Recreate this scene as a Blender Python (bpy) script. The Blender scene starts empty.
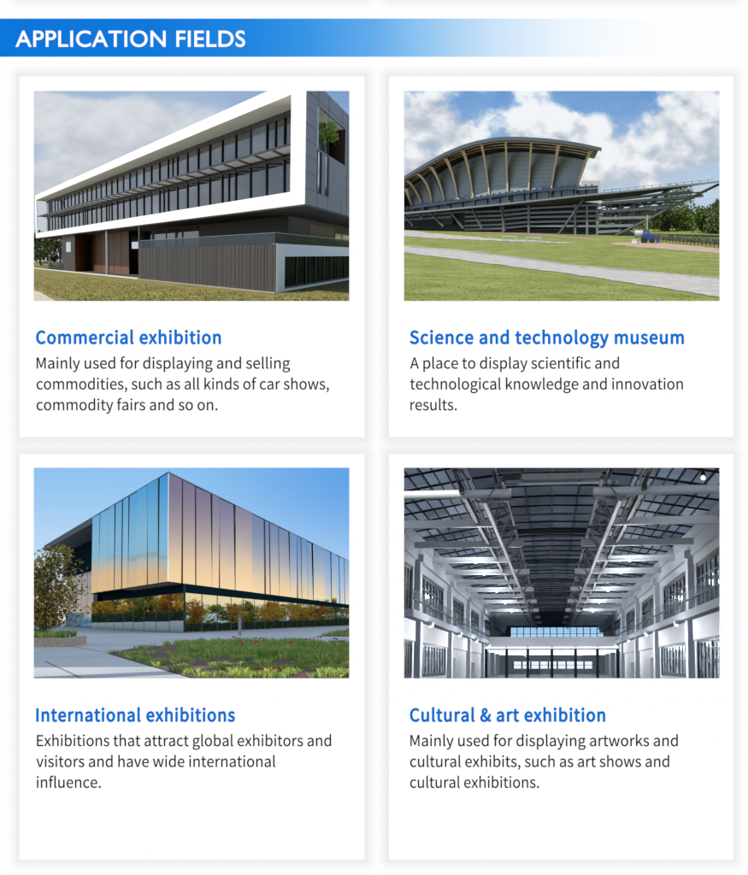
import bpy, math, random
from mathutils import Vector, Matrix, noise
sc = bpy.context.scene
COL = sc.collection
V = Vector
rnd = random.Random(7)
F = 1200.0            # focal length in photo pixels (photo 748 x 875)

def lin(c):
    c /= 255.0
    return c / 12.92 if c <= 0.04045 else ((c + 0.055) / 1.055) ** 2.4
def rgb(r, g, b): return (lin(r), lin(g), lin(b), 1.0)

# ------------------------------------------------------------------ frames
class Fr:
    """a level, rigid frame at the eye: X right, Y ahead, Z up, looking towards photo point (hx, hy) on its horizon"""
    def __init__(s, hx, hy, S=1.0):
        s.S = S          # metres per building unit of this place
        f = V(((hx - 374) / F, 1, (437.5 - hy) / F)); a, b = f.x, f.z; f = f.normalized()
        r = V((1 + b * b, -a, -a * b)).normalized(); u = V((0, -b, 1)).normalized()
        u = (u - r * (a * b / (1 + a * a + b * b))).normalized()      # uprights within 2 degrees of square to the ground
        s.M = Matrix((r, f, u)).transposed(); s.Mi = s.M.inverted()
    def ray(s, px, py):
        d = s.Mi @ V(((px - 374) / F, 1, (437.5 - py) / F))
        return d / d.y
    def at(s, px, py, Y): return s.ray(px, py) * Y
    def atz(s, px, py, z):
        d = s.ray(px, py); return d * (z / d.z)
WORLD = Fr(374, 437.5)

class Obl:
    """plan axes of a building: a along one front, b along the other, z up"""
    def __init__(s, fr, C, v1, v2, hy):
        s.fr, s.C = fr, C
        e1 = fr.ray(v1, hy); e2 = fr.ray(v2, hy)
        s.e1 = V((e1.x, e1.y, 0)); s.e2 = V((e2.x, e2.y, 0))
    def pt(s, a, b, z):
        p = s.C + s.e1 * a + s.e2 * b; return V((p.x, p.y, z))
    def A(s, px, py, b=0.0):
        d = s.fr.ray(px, py); P = s.C + s.e2 * b
        a = (d.x * P.y - P.x) / (s.e1.x - d.x * s.e1.y)
        return a, d.z * (P.y + a * s.e1.y)
    def B(s, px, py, a=0.0):
        d = s.fr.ray(px, py); P = s.C + s.e1 * a
        b = (d.x * P.y - P.x) / (s.e2.x - d.x * s.e2.y)
        return b, d.z * (P.y + b * s.e2.y)
    def Z(s, px, py, z):
        p = s.fr.atz(px, py, z) - s.C
        det = s.e1.x * s.e2.y - s.e2.x * s.e1.y
        return (p.x * s.e2.y - s.e2.x * p.y) / det, (s.e1.x * p.y - p.x * s.e1.y) / det
    def box(s, mb, a0, a1, b0, b1, z0, z1, m=0):
        o = s.pt(a0, b0, z0)
        mb.box8(o, s.e1 * (a1 - a0), s.e2 * (b1 - b0), V((0, 0, z1 - z0)), m)

# ------------------------------------------------------------------ meshes
META = {}
class MB:
    def __init__(s): s.v = []; s.f = []; s.m = []
    def poly(s, pts, m=0):
        n = len(s.v); s.v += [V(p) for p in pts]; s.f.append(tuple(range(n, n + len(pts)))); s.m.append(m)
    def box8(s, o, ex, ey, ez, m=0):
        n = len(s.v); o = V(o)
        for k in range(8): s.v.append(o + ex * (k & 1) + ey * ((k >> 1) & 1) + ez * ((k >> 2) & 1))
        for q in ((0, 2, 3, 1), (4, 5, 7, 6), (0, 1, 5, 4), (2, 6, 7, 3), (0, 4, 6, 2), (1, 3, 7, 5)):
            s.f.append(tuple(n + i for i in q)); s.m.append(m)
    def box(s, x0, x1, y0, y1, z0, z1, m=0):
        s.box8(V((x0, y0, z0)), V((x1 - x0, 0, 0)), V((0, y1 - y0, 0)), V((0, 0, z1 - z0)), m)
    def prism(s, pts, ex, m=0):
        n = len(s.v); k = len(pts); ex = V(ex)
        s.v += [V(p) for p in pts] + [V(p) + ex for p in pts]
        s.f.append(tuple(range(n, n + k))); s.m.append(m)
        s.f.append(tuple(range(n + 2 * k - 1, n + k - 1, -1))); s.m.append(m)
        for i in range(k):
            j = (i + 1) % k
            s.f.append((n + i, n + j, n + k + j, n + k + i)); s.m.append(m)
    def strip(s, A, B, m=0):
        n = len(s.v); s.v += [V(p) for p in A] + [V(p) for p in B]; k = len(A)
        for i in range(k - 1): s.f.append((n + i, n + i + 1, n + k + i + 1, n + k + i)); s.m.append(m)
    def beam(s, p, q, w, h, m=0, up=V((0, 0, 1))):
        p, q = V(p), V(q); d = (q - p)
        x = d.normalized().cross(up)
        if x.length < 1e-4: x = V((1, 0, 0))
        x.normalize(); u = x.cross(d.normalized())
        s.box8(p - x * w / 2 - u * h / 2, x * w, d, u * h, m)
    def tube(s, p, q, r, n=10, m=0, r2=None):
        p, q = V(p), V(q); d = (q - p).normalized(); r2 = r if r2 is None else r2
        x = d.orthogonal().normalized(); y = d.cross(x); b = len(s.v)
        for P, R in ((p, r), (q, r2)):
            for i in range(n):
                t = 2 * math.pi * i / n; s.v.append(P + x * R * math.cos(t) + y * R * math.sin(t))
        for i in range(n):
            j = (i + 1) % n; s.f.append((b + i, b + j, b + n + j, b + n + i)); s.m.append(m)
        s.f.append(tuple(b + i for i in range(n))[::-1]); s.m.append(m)
        s.f.append(tuple(b + n + i for i in range(n))); s.m.append(m)
    def ball(s, c, r, m=0, nu=10, nv=6, sz=1.0):
        c = V(c); b = len(s.v)
        for j in range(nv + 1):
            ph = math.pi * j / nv
            for i in range(nu):
                t = 2 * math.pi * i / nu
                s.v.append(c + V((r * math.sin(ph) * math.cos(t), r * math.sin(ph) * math.sin(t), r * sz * math.cos(ph))))
        for j in range(nv):
            for i in range(nu):
                k = (i + 1) % nu
                s.f.append((b + j * nu + i, b + j * nu + k, b + (j + 1) * nu + k, b + (j + 1) * nu + i)); s.m.append(m)
    def build(s, name, mats, parent=None, fr=None, base=None, smooth=False):
        if not isinstance(mats, (list, tuple)): mats = [mats]
        if parent is not None: fr, base = META[parent.name]
        base = V(base) if base is not None else V((0, 0, 0))
        me = bpy.data.meshes.new(name)
        me.from_pydata([fr.M @ ((v - base) * fr.S) for v in s.v], [], s.f)
        for k in mats: me.materials.append(k)
        if len(mats) > 1: me.polygons.foreach_set('material_index', s.m)
        if smooth: me.polygons.foreach_set('use_smooth', [True] * len(s.f))
        me.update()
        o = bpy.data.objects.new(name, me); COL.objects.link(o)
        if parent is not None: o.parent = parent
        else:
            o.location = fr.M @ (base * fr.S)
        META[o.name] = (fr, base)
        return o

def tag(o, label=None, cat=None, group=None, kind=None):
    if label: o['label'] = label
    if cat: o['category'] = cat
    if group: o['group'] = group
    if kind: o['kind'] = kind
    return o
def thing(name, label, cat, fr, base, group=None):
    o = bpy.data.objects.new(name, None); COL.objects.link(o); base = V(base)
    o.empty_display_size = 0.2
    o.location = fr.M @ (base * fr.S)
    META[o.name] = (fr, base); tag(o, label, cat, group)
    return o
def copy_tree(o, parent=None):
    c = o.copy(); COL.objects.link(c); c.parent = parent; META[c.name] = META[o.name]
    for ch in o.children: copy_tree(ch, c)
    return c
def place(o, fr, base):
    o.location = fr.M @ (V(base) * fr.S)

# ------------------------------------------------------------------ materials
def nodes(name):
    m = bpy.data.materials.new(name); m.use_nodes = True
    nt = m.node_tree; nt.nodes.clear()
    return m, nt, nt.nodes.new
MS = 1.0
def mat(name, c, rough=0.6, metal=0.0, spec=0.5, var=0.12, scale=6.0, c2=None, bump=0.0, bscale=40.0, coat=0.0, stretch=None, fine=0.0, ior=None):
    """principled with noise variation between c and c2 (or c darker/lighter)"""
    m, nt, N = nodes(name); L = nt.links.new
    out = N('ShaderNodeOutputMaterial'); p = N('ShaderNodeBsdfPrincipled'); L(p.outputs[0], out.inputs[0])
    p.inputs['Roughness'].default_value = rough; p.inputs['Metallic'].default_value = metal
    p.inputs['Specular IOR Level'].default_value = spec; p.inputs['Coat Weight'].default_value = coat
    if ior: p.inputs['IOR'].default_value = ior
    tc = N('ShaderNodeTexCoord'); mp = N('ShaderNodeMapping'); L(tc.outputs['Object'], mp.inputs[0])
    if stretch: mp.inputs['Scale'].default_value = stretch
    nz = N('ShaderNodeTexNoise'); nz.inputs['Scale'].default_value = scale / MS; nz.inputs['Detail'].default_value = 6
    nz.inputs['Roughness'].default_value = 0.65; L(mp.outputs[0], nz.inputs['Vector'])
    cr = N('ShaderNodeValToRGB'); L(nz.outputs['Fac'], cr.inputs[0])
    cr.color_ramp.elements[0].position = 0.33; cr.color_ramp.elements[1].position = 0.67
    if c2 is None:
        cr.color_ramp.elements[0].color = tuple(x * (1 - var) for x in c[:3]) + (1,)
        cr.color_ramp.elements[1].color = tuple(min(1, x * (1 + var)) for x in c[:3]) + (1,)
    else:
        cr.color_ramp.elements[0].color = c; cr.color_ramp.elements[1].color = c2
    col = cr.outputs[0]
    if fine:
        n3 = N('ShaderNodeTexNoise'); n3.inputs['Scale'].default_value = bscale / MS; n3.inputs['Detail'].default_value = 3
        L(mp.outputs[0], n3.inputs['Vector'])
        mr = N('ShaderNodeMapRange'); mr.inputs['From Min'].default_value = 0.3; mr.inputs['From Max'].default_value = 0.7
        mr.inputs['To Min'].default_value = 1 - fine; mr.inputs['To Max'].default_value = 1 + fine
        L(n3.outputs['Fac'], mr.inputs['Value'])
        hs = N('ShaderNodeHueSaturation'); L(col, hs.inputs['Color']); L(mr.outputs[0], hs.inputs['Value']); col = hs.outputs[0]
    L(col, p.inputs['Base Color'])
    if bump:
        n2 = N('ShaderNodeTexNoise'); n2.inputs['Scale'].default_value = bscale / MS; n2.inputs['Detail'].default_value = 4
        L(mp.outputs[0], n2.inputs['Vector'])
        b = N('ShaderNodeBump'); b.inputs['Strength'].default_value = bump; b.inputs['Distance'].default_value = 0.02 * MS
        L(n2.outputs['Fac'], b.inputs['Height']); L(b.outputs[0], p.inputs['Normal'])
    return m
def emit(name, c, s=1.0):
    m, nt, N = nodes(name); out = N('ShaderNodeOutputMaterial'); e = N('ShaderNodeEmission')
    e.inputs[0].default_value = c; e.inputs[1].default_value = s; nt.links.new(e.outputs[0], out.inputs[0]); return m
def clear_glass(name, c=(0.9, 0.95, 1, 1), alpha=0.35, rough=0.03):
    """thin pane: part see-through, part mirror by fresnel, slightly milky"""
    m, nt, N = nodes(name); L = nt.links.new
    out = N('ShaderNodeOutputMaterial'); t = N('ShaderNodeBsdfTransparent'); t.inputs[0].default_value = c
    p = N('ShaderNodeBsdfPrincipled'); p.inputs['Base Color'].default_value = c; p.inputs['Roughness'].default_value = rough
    mx = N('ShaderNodeMixShader'); mx.inputs[0].default_value = alpha
    L(t.outputs[0], mx.inputs[1]); L(p.outputs[0], mx.inputs[2]); L(mx.outputs[0], out.inputs[0]); return m
def leafmat(name, c, c2, scale=3.0, trans=0.25):
    m, nt, N = nodes(name); L = nt.links.new
    out = N('ShaderNodeOutputMaterial'); d = N('ShaderNodeBsdfDiffuse'); t = N('ShaderNodeBsdfTranslucent')
    mx = N('ShaderNodeMixShader'); mx.inputs[0].default_value = trans
    gi = N('ShaderNodeNewGeometry'); wn = N('ShaderNodeTexNoise'); wn.inputs['Scale'].default_value = scale / MS; wn.inputs['Detail'].default_value = 5
    tc = N('ShaderNodeTexCoord'); L(tc.outputs['Object'], wn.inputs['Vector'])
    ad = N('ShaderNodeMath'); ad.operation = 'ADD'; L(wn.outputs['Fac'], ad.inputs[0])
    mu = N('ShaderNodeMath'); mu.operation = 'MULTIPLY_ADD'; mu.inputs[1].default_value = 0.5; mu.inputs[2].default_value = -0.25
    L(gi.outputs['Random Per Island'], mu.inputs[0]); L(mu.outputs[0], ad.inputs[1])
    cr = N('ShaderNodeValToRGB'); cr.color_ramp.elements[0].color = c; cr.color_ramp.elements[1].color = c2
    cr.color_ramp.elements[0].position = 0.3; cr.color_ramp.elements[1].position = 0.72
    L(ad.outputs[0], cr.inputs[0]); L(cr.outputs[0], d.inputs[0]); L(cr.outputs[0], t.inputs[0])
    L(d.outputs[0], mx.inputs[1]); L(t.outputs[0], mx.inputs[2]); L(mx.outputs[0], out.inputs[0]); return m

# ------------------------------------------------------------------ foliage
def leaf(mb, c, size, R, m=0):
    n = V((R.gauss(0, 1), R.gauss(0, 1), R.gauss(0, 1) + 0.6)).normalized()
    x = n.orthogonal().normalized(); x = Matrix.Rotation(R.random() * 6.28, 3, n) @ x; y = n.cross(x)
    l = size * R.uniform(0.6, 1.4); w = l * R.uniform(0.4, 0.7)
    mb.poly([c - x * l, c - y * w, c + x * l, c + y * w], m)
def make_tree(name, label, cat, fr, base, h, w, leafm, barkm, n=900, ls=None, trunk_h=0.3, seed=1, group=None, clumps=9, shape=1.0, dens=1.0, low=0.0):
    R = random.Random(seed); base = V(base)
    t = thing(name, label, cat, fr, base, group)
    tr = MB(); top = base + V((R.uniform(-.05, .05) * w, 0, h * 0.62))
    mid = base + V((R.uniform(-.04, .04) * w, 0, h * trunk_h))
    tr.tube(base, mid, h * 0.028, 8, 0, h * 0.02); tr.tube(mid, top, h * 0.02, 7, 0, h * 0.008)
    cr = MB(); cl = []
    z0 = h * max(0.02, trunk_h + low)
    for i in range(clumps):
        a = R.random() * 6.283; q = R.random() ** 0.6; zz = R.random()
        prof = math.sin(math.pi * (0.18 + 0.74 * zz)) ** shape
        c = base + V((math.cos(a) * q * w * .36 * prof, math.sin(a) * q * w * .36 * prof, z0 + (h - z0) * (0.1 + 0.76 * zz)))
        r = w * R.uniform(.14, .26) * (0.6 + 0.5 * prof); cl.append((c, r))
        tr.tube(mid.lerp(top, R.random() * .8), c, h * 0.009, 5, 0, h * 0.003)
    ls = ls or w * 0.035
    for i in range(n):
        c, r = cl[R.randrange(len(cl))]
        d = V((R.gauss(0, 1), R.gauss(0, 1), R.gauss(0, 1))).normalized() * r * (R.random() ** 0.45) * dens
        d.z *= 0.8
        p = c + d
        if p.z < base.z + 0.02 * h: p.z = base.z + R.uniform(.02, .1) * h
        leaf(cr, p, ls, R)
    tr.build('trunk', barkm, t); cr.build('crown', leafm, t)
    return t
def tufts(mb, pts, hgt, R, blades=7, w=0.2, m=0, lean=0.5, mats=1):
    for p in pts:
        mi = m + R.randrange(mats)
        for k in range(blades):
            a = R.random() * 6.283; l = hgt * R.uniform(.5, 1.2)
            d = V((math.cos(a), math.sin(a), 0)); s = V((-d.y, d.x, 0)) * hgt * w * R.uniform(.6, 1.2)
            b = V(p) + d * hgt * R.uniform(0, .35)
            tip = b + d * l * lean * R.random() + V((0, 0, l)); md = b.lerp(tip, .5) + V((0, 0, l * .1))
            mb.poly([b - s * .5, b + s * .5, md + s * .45, tip, md - s * .45], mi)
GLYPH_JSON = r'''{" ":[78,[]],"&":[238,[[44,-5,91,-5,121,-5,145,7,165,25,186,10,206,0,224,-5,227,4,229,13,232,22,218,26,201,34,184,47,204,73,219,104,229,138,219,138,209,138,199,138,191,109,179,84,163,63,139,83,115,108,98,135,127,155,156,177,156,211,156,241,137,261,105,261,70,261,47,235,47,201,47,182,53,162,63,141,37,123,13,101,13,67,13,25],[118,64,144,42,129,29,112,21,95,21,66,21,44,40,44,68,44,88,58,104,76,118,94,91],[110,172,86,156,78,172,74,187,74,201,74,222,86,239,106,239,123,239,130,225,130,210,130,187]]],",":[97,[[24,-60,26,-67,58,-53,77,-27,77,7,77,30,67,44,50,44,37,44,26,36,26,22,26,8,37,-1,50,-1,51,-1,52,0,54,0,53,-21,40,-38,19,-48,21,-54]]],".":[97,[[36,-5,49,-5,61,-5,72,5,72,20,72,34,61,44,49,44,36,44,26,34,26,20,26,5]]],"A":[213,[[30,86,1,0,12,0,23,0,34,0,42,26,51,52,59,78,90,78,121,78,153,78,161,52,169,26,177,0,189,0,200,0,211,0,182,86,153,171,124,257,112,257,100,257,88,257,59,171],[93,104,67,104,71,117,75,130,79,144,89,173,97,200,105,230,106,230,106,230,106,230,115,201,123,173,132,144,136,130,141,117,145,104,119,104]]],"C":[223,[[68,-5,132,-5,165,-5,190,9,211,32,205,39,199,46,193,53,176,35,158,24,133,24,84,24,54,64,54,129,54,193,86,233,134,233,157,233,173,223,187,209,193,216,199,223,204,230,190,246,165,261,134,261,69,261,20,211,20,128,20,45]]],"E":[206,[[35,86,35,0,86,0,136,0,187,0,187,9,187,18,187,28,147,28,107,28,68,28,68,59,68,90,68,121,100,121,132,121,165,121,165,130,165,140,165,149,132,149,100,149,68,149,68,176,68,202,68,229,106,229,145,229,183,229,183,238,183,248,183,257,134,257,85,257,35,257,35,171]]],"I":[103,[[35,86,35,0,46,0,57,0,68,0,68,86,68,171,68,257,57,257,46,257,35,257,35,171]]],"M":[284,[[35,86,35,0,45,0,55,0,64,0,64,47,64,95,64,142,64,164,62,195,60,218,61,218,61,218,62,218,69,198,75,179,82,159,99,115,115,70,131,26,138,26,145,26,153,26,169,70,185,115,201,159,208,179,215,198,222,218,222,218,223,218,223,218,221,195,219,164,219,142,219,95,219,47,219,0,229,0,239,0,249,0,249,86,249,171,249,257,236,257,223,257,210,257,194,211,177,165,161,119,155,102,150,84,143,66,143,66,142,66,142,66,136,84,130,102,123,119,107,165,91,211,74,257,61,257,48,257,35,257,35,171]]],"S":[209,[[70,-5,106,-5,160,-5,194,28,194,68,194,106,171,124,141,137,129,142,116,147,104,153,84,161,62,171,62,196,62,218,81,233,110,233,133,233,152,224,168,209,174,216,179,223,185,230,167,248,140,261,110,261,63,261,29,233,29,193,29,156,57,138,81,127,93,122,105,117,118,111,142,100,161,92,161,65,161,41,141,24,107,24,80,24,54,36,36,56,30,48,23,41,17,33,39,10]]],"a":[197,[[44,-5,76,-5,99,-5,121,8,139,23,139,23,140,23,140,23,141,15,142,8,143,0,152,0,160,0,169,0,169,39,169,78,169,117,169,164,150,195,103,195,72,195,46,181,29,170,33,163,37,155,41,148,56,158,76,168,98,168,129,168,137,145,137,120,56,111,21,91,21,49,21,15],[103,21,85,21,66,21,51,30,51,51,51,76,73,92,137,99,137,81,137,64,137,46,119,30]]],"b":[216,[[98,-5,116,-5,159,-5,199,33,199,98,199,157,172,195,123,195,102,195,81,183,63,168,63,180,64,191,64,202,64,228,64,253,64,279,54,279,43,279,32,279,32,186,32,93,32,0,41,0,49,0,58,0,59,7,60,13,61,20,61,20,62,20,62,20,78,5],[142,22,111,22,98,22,81,27,64,42,64,75,64,109,64,142,82,159,99,168,115,168,151,168,165,140,165,98,165,51]]],"c":[179,[[57,-5,107,-5,130,-5,152,5,169,19,164,26,159,34,155,41,143,30,127,22,110,22,75,22,51,51,51,95,51,139,76,168,111,168,126,168,138,161,149,152,154,159,160,166,165,173,152,185,134,195,110,195,61,195,18,158,18,95,18,32]]],"d":[217,[[49,-5,97,-5,120,-5,140,8,155,22,155,22,155,22,156,22,157,15,158,7,159,0,167,0,176,0,185,0,185,93,185,186,185,279,174,279,163,279,153,279,153,254,153,230,153,206,153,195,154,184,154,173,138,187,123,195,101,195,57,195,19,157,19,95,19,32],[121,22,104,22,71,22,51,49,51,95,51,139,76,168,106,168,122,168,137,162,153,148,153,115,153,82,153,48,137,31]]],"e":[194,[[58,-5,109,-5,135,-5,155,4,172,15,168,22,164,29,160,36,146,27,131,21,113,21,77,21,52,47,50,88,92,88,135,88,178,88,179,92,179,99,179,106,179,160,152,195,103,195,60,195,18,157,18,95,18,32],[83,110,49,110,53,148,77,169,104,169,134,169,151,149,151,110,117,110]]],"f":[114,[[12,172,12,164,20,164,29,164,37,164,37,109,37,55,37,0,48,0,59,0,69,0,69,55,69,109,69,164,83,164,96,164,110,164,110,173,110,181,110,190,96,190,83,190,69,190,69,200,69,210,69,220,69,245,78,258,96,258,103,258,111,256,118,252,120,261,122,269,125,277,116,281,105,283,93,283,55,283,37,259,37,221,37,210,37,200,37,190,29,190,20,189,12,188,12,180]]],"g":[197,[[50,-88,96,-88,155,-88,193,-57,193,-22,193,10,170,23,126,23,114,23,101,23,89,23,63,23,56,32,56,44,56,55,61,61,68,67,76,63,87,60,96,60,135,60,166,86,166,126,166,143,159,157,150,166,163,166,176,166,189,166,189,174,189,182,189,190,167,190,145,190,123,190,116,193,107,195,96,195,58,195,25,169,25,127,25,104,37,86,50,76,50,76,50,75,50,75,40,68,29,55,29,39,29,24,36,14,46,8,46,7,46,7,46,6,28,-5,18,-20,18,-37,18,-69],[118,82,96,82,74,82,56,99,56,127,56,155,74,172,96,172,119,172,137,155,137,127,137,99],[138,-65,101,-65,66,-65,46,-53,46,-32,46,-21,51,-10,65,0,74,-2,83,-3,90,-3,101,-3,112,-3,123,-3,148,-3,161,-9,161,-27,161,-47]]],"h":[213,[[32,93,32,0,43,0,54,0,64,0,64,46,64,92,64,138,83,157,97,167,116,167,141,167,152,152,152,116,152,77,152,39,152,0,163,0,174,0,184,0,184,40,184,80,184,120,184,169,166,195,126,195,100,195,81,181,63,163,63,176,64,189,64,202,64,228,64,253,64,279,54,279,43,279,32,279,32,186]]],"i":[96,[[32,63,32,0,43,0,54,0,64,0,64,63,64,127,64,190,54,190,43,190,32,190,32,127],[36,229,48,229,61,229,70,238,70,251,70,263,61,271,48,271,36,271,27,263,27,251,27,238]]],"k":[193,[[32,93,32,0,43,0,53,0,64,0,64,17,64,33,64,50,76,64,88,78,99,92,118,61,137,31,155,0,167,0,178,0,190,0,166,38,142,76,118,113,139,139,160,165,181,190,169,190,158,190,146,190,119,157,92,123,65,90,65,90,64,90,64,90,64,153,64,216,64,279,53,279,43,279,32,279,32,186]]],"l":[99,[[42,-5,66,-5,75,-5,80,-3,84,-2,83,6,81,15,80,23,76,22,75,22,73,22,68,22,64,26,64,36,64,117,64,198,64,279,54,279,43,279,32,279,32,198,32,118,32,38,32,11]]],"m":[324,[[32,63,32,0,43,0,54,0,64,0,64,46,64,92,64,138,82,158,98,167,112,167,136,167,147,152,147,116,147,77,147,39,147,0,158,0,169,0,179,0,179,46,179,92,179,138,197,158,213,167,227,167,251,167,263,152,263,116,263,77,263,39,263,0,273,0,284,0,294,0,294,40,294,80,294,120,294,169,276,195,237,195,214,195,194,180,174,159,166,181,151,195,121,195,99,195,79,181,62,162,62,162,62,162,62,162,61,172,60,181,58,190,50,190,41,190,32,190,32,127]]],"n":[214,[[32,63,32,0,43,0,54,0,64,0,64,46,64,92,64,138,83,157,97,167,116,167,141,167,152,152,152,116,152,77,152,39,152,0,163,0,174,0,184,0,184,40,184,80,184,120,184,169,166,195,126,195,100,195,80,181,62,162,62,162,62,162,62,162,61,172,60,181,58,190,50,190,41,190,32,190,32,127]]],"o":[212,[[60,-5,106,-5,153,-5,194,32,194,95,194,158,153,195,106,195,60,195,18,158,18,95,18,32],[139,22,106,22,73,22,51,51,51,95,51,139,73,168,106,168,139,168,161,139,161,95,161,51]]],"p":[217,[[32,10,32,-80,43,-80,54,-80,64,-80,64,-59,64,-37,64,-16,64,-5,64,6,63,18,81,3,99,-5,116,-5,159,-5,199,33,199,98,199,157,172,195,123,195,101,195,79,182,62,168,62,168,62,168,62,168,61,175,60,183,58,190,50,190,41,190,32,190,32,100],[142,22,111,22,98,22,81,27,64,42,64,75,64,109,64,142,83,159,99,168,115,168,151,168,165,140,165,98,165,51]]],"r":[136,[[32,63,32,0,43,0,54,0,64,0,64,41,64,81,64,122,77,154,96,166,112,166,120,166,124,165,131,163,133,172,135,182,137,191,131,194,125,195,116,195,95,195,76,180,62,155,62,155,62,155,62,155,61,167,60,179,58,190,50,190,41,190,32,190,32,127]]],"s":[164,[[55,-5,82,-5,127,-5,151,21,151,52,151,88,121,99,93,110,72,118,52,125,52,143,52,158,63,170,88,170,104,170,118,163,131,153,136,160,141,167,146,173,132,185,111,195,87,195,46,195,22,171,22,141,22,109,50,96,77,86,98,78,120,69,120,50,120,34,108,20,83,20,60,20,43,29,27,43,21,36,16,29,11,22,29,7]]],"t":[132,[[51,-5,92,-5,104,-5,116,-1,127,2,125,11,123,19,121,27,114,24,106,21,99,21,77,21,70,35,70,58,70,93,70,129,70,164,87,164,104,164,121,164,121,173,121,181,121,190,104,190,87,190,70,190,70,208,70,226,70,244,61,244,52,244,43,244,42,226,41,208,40,190,30,190,19,189,9,188,9,180,9,172,9,164,19,164,28,164,38,164,38,129,38,94,38,59,38,21]]],"u":[213,[[48,-5,88,-5,114,-5,133,9,151,30,151,30,151,30,152,30,152,20,153,10,154,0,163,0,172,0,181,0,181,63,181,127,181,190,170,190,159,190,149,190,149,145,149,100,149,55,131,33,117,23,97,23,72,23,62,38,62,74,62,112,62,151,62,190,51,190,40,190,29,190,29,150,29,110,29,70,29,21]]],"v":[182,[[50,63,73,0,86,0,98,0,111,0,133,63,155,127,178,190,167,190,157,190,146,190,134,154,122,118,110,82,105,63,98,44,93,26,92,26,92,26,91,26,85,44,79,63,74,82,62,118,50,154,38,190,27,190,16,190,5,190,27,127]]],"w":[281,[[45,63,62,0,75,0,87,0,99,0,108,34,117,68,126,102,131,120,135,138,139,157,140,157,141,157,141,157,146,138,149,120,154,103,163,68,172,34,181,0,194,0,207,0,220,0,237,63,255,127,272,190,261,190,251,190,241,190,232,153,222,117,213,80,209,62,206,45,202,27,201,27,201,27,200,27,195,45,191,62,187,80,177,117,167,153,157,190,146,190,136,190,126,190,116,153,106,117,96,80,91,62,87,45,83,27,83,27,82,27,82,27,78,45,74,62,70,80,61,117,51,153,42,190,31,190,20,190,9,190,27,127]]],"x":[174,[[26,33,5,0,16,0,28,0,39,0,47,15,56,30,64,44,71,56,77,68,84,78,84,78,85,78,85,78,93,68,100,56,106,44,115,30,125,15,134,0,146,0,157,0,169,0,148,32,127,64,106,96,126,127,145,159,164,190,153,190,142,190,131,190,123,176,115,162,107,148,102,138,96,127,91,117,90,117,90,117,89,117,83,127,76,138,70,148,62,162,53,176,45,190,33,190,22,190,10,190,29,160,49,129,68,99,47,66]]],"y":[182,[[27,-82,35,-82,73,-82,93,-53,106,-16,130,53,154,121,178,190,167,190,157,190,147,190,135,155,124,120,112,85,107,68,102,48,97,31,96,31,96,31,95,31,89,49,82,68,76,85,63,120,51,155,38,190,27,190,16,190,5,190,30,127,55,63,81,0,79,-5,78,-10,77,-15,69,-38,55,-56,34,-56,29,-56,23,-54,19,-53,17,-61,15,-70,13,-78,19,-81]]]}'''
# ================================================================== world, camera, sun
w = bpy.data.worlds.new('World'); sc.world = w; w.use_nodes = True
nt = w.node_tree; bg = nt.nodes['Background']; skyn = nt.nodes.new('ShaderNodeTexSky')
skyn.sky_type = 'NISHITA'; skyn.sun_disc = False
SUN = V((-0.44, -0.54, 0.72)).normalized()
skyn.sun_elevation = math.asin(SUN.z); skyn.sun_rotation = math.atan2(SUN.x, SUN.y)
nt.links.new(skyn.outputs[0], bg.inputs[0]); bg.inputs[1].default_value = 0.15
sl = bpy.data.lights.new('sun', 'SUN'); sl.energy = 4.9; sl.angle = math.radians(0.5); sl.color = (1, 0.95, 0.87)
so = bpy.data.objects.new('sun', sl); COL.objects.link(so); so.rotation_euler = SUN.to_track_quat('Z', 'Y').to_euler()
cam = bpy.data.cameras.new('camera'); co = bpy.data.objects.new('camera', cam); COL.objects.link(co)
co.rotation_euler = (math.pi / 2, 0, 0); cam.sensor_fit = 'VERTICAL'; cam.sensor_height = 36.0
cam.lens = F / 875 * 36; cam.clip_end = 2000; cam.clip_start = 0.1; sc.camera = co
sc.view_settings.view_transform = 'Standard'; sc.view_settings.look = 'None'
sc.view_settings.exposure = 0; sc.view_settings.gamma = 1; sc.view_settings.use_curve_mapping = False
sc.cycles.max_bounces = 10; sc.cycles.transparent_max_bounces = 24; sc.cycles.caustics_reflective = False
sc.cycles.sample_clamp_indirect = 6

# ================================================================== the page: a big backlit board with four cards
D0 = 12.0
def pg(px, py, off=0.0): return V(((px - 374) / 100, D0 - off, (437.5 - py) / 100))
CARDS = [(20, 77, 364.6, 437), (389, 77, 733, 437), (20, 454, 364.6, 859), (389, 454, 733, 859)]
PICS = [(34, 91, 349.3, 301.2), (404, 91, 719.3, 301.2), (34, 467.7, 349.3, 678.3), (404, 467.7, 719.3, 678.3)]
def screen_mat(name, c): return emit(name, c, 1.0)

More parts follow.
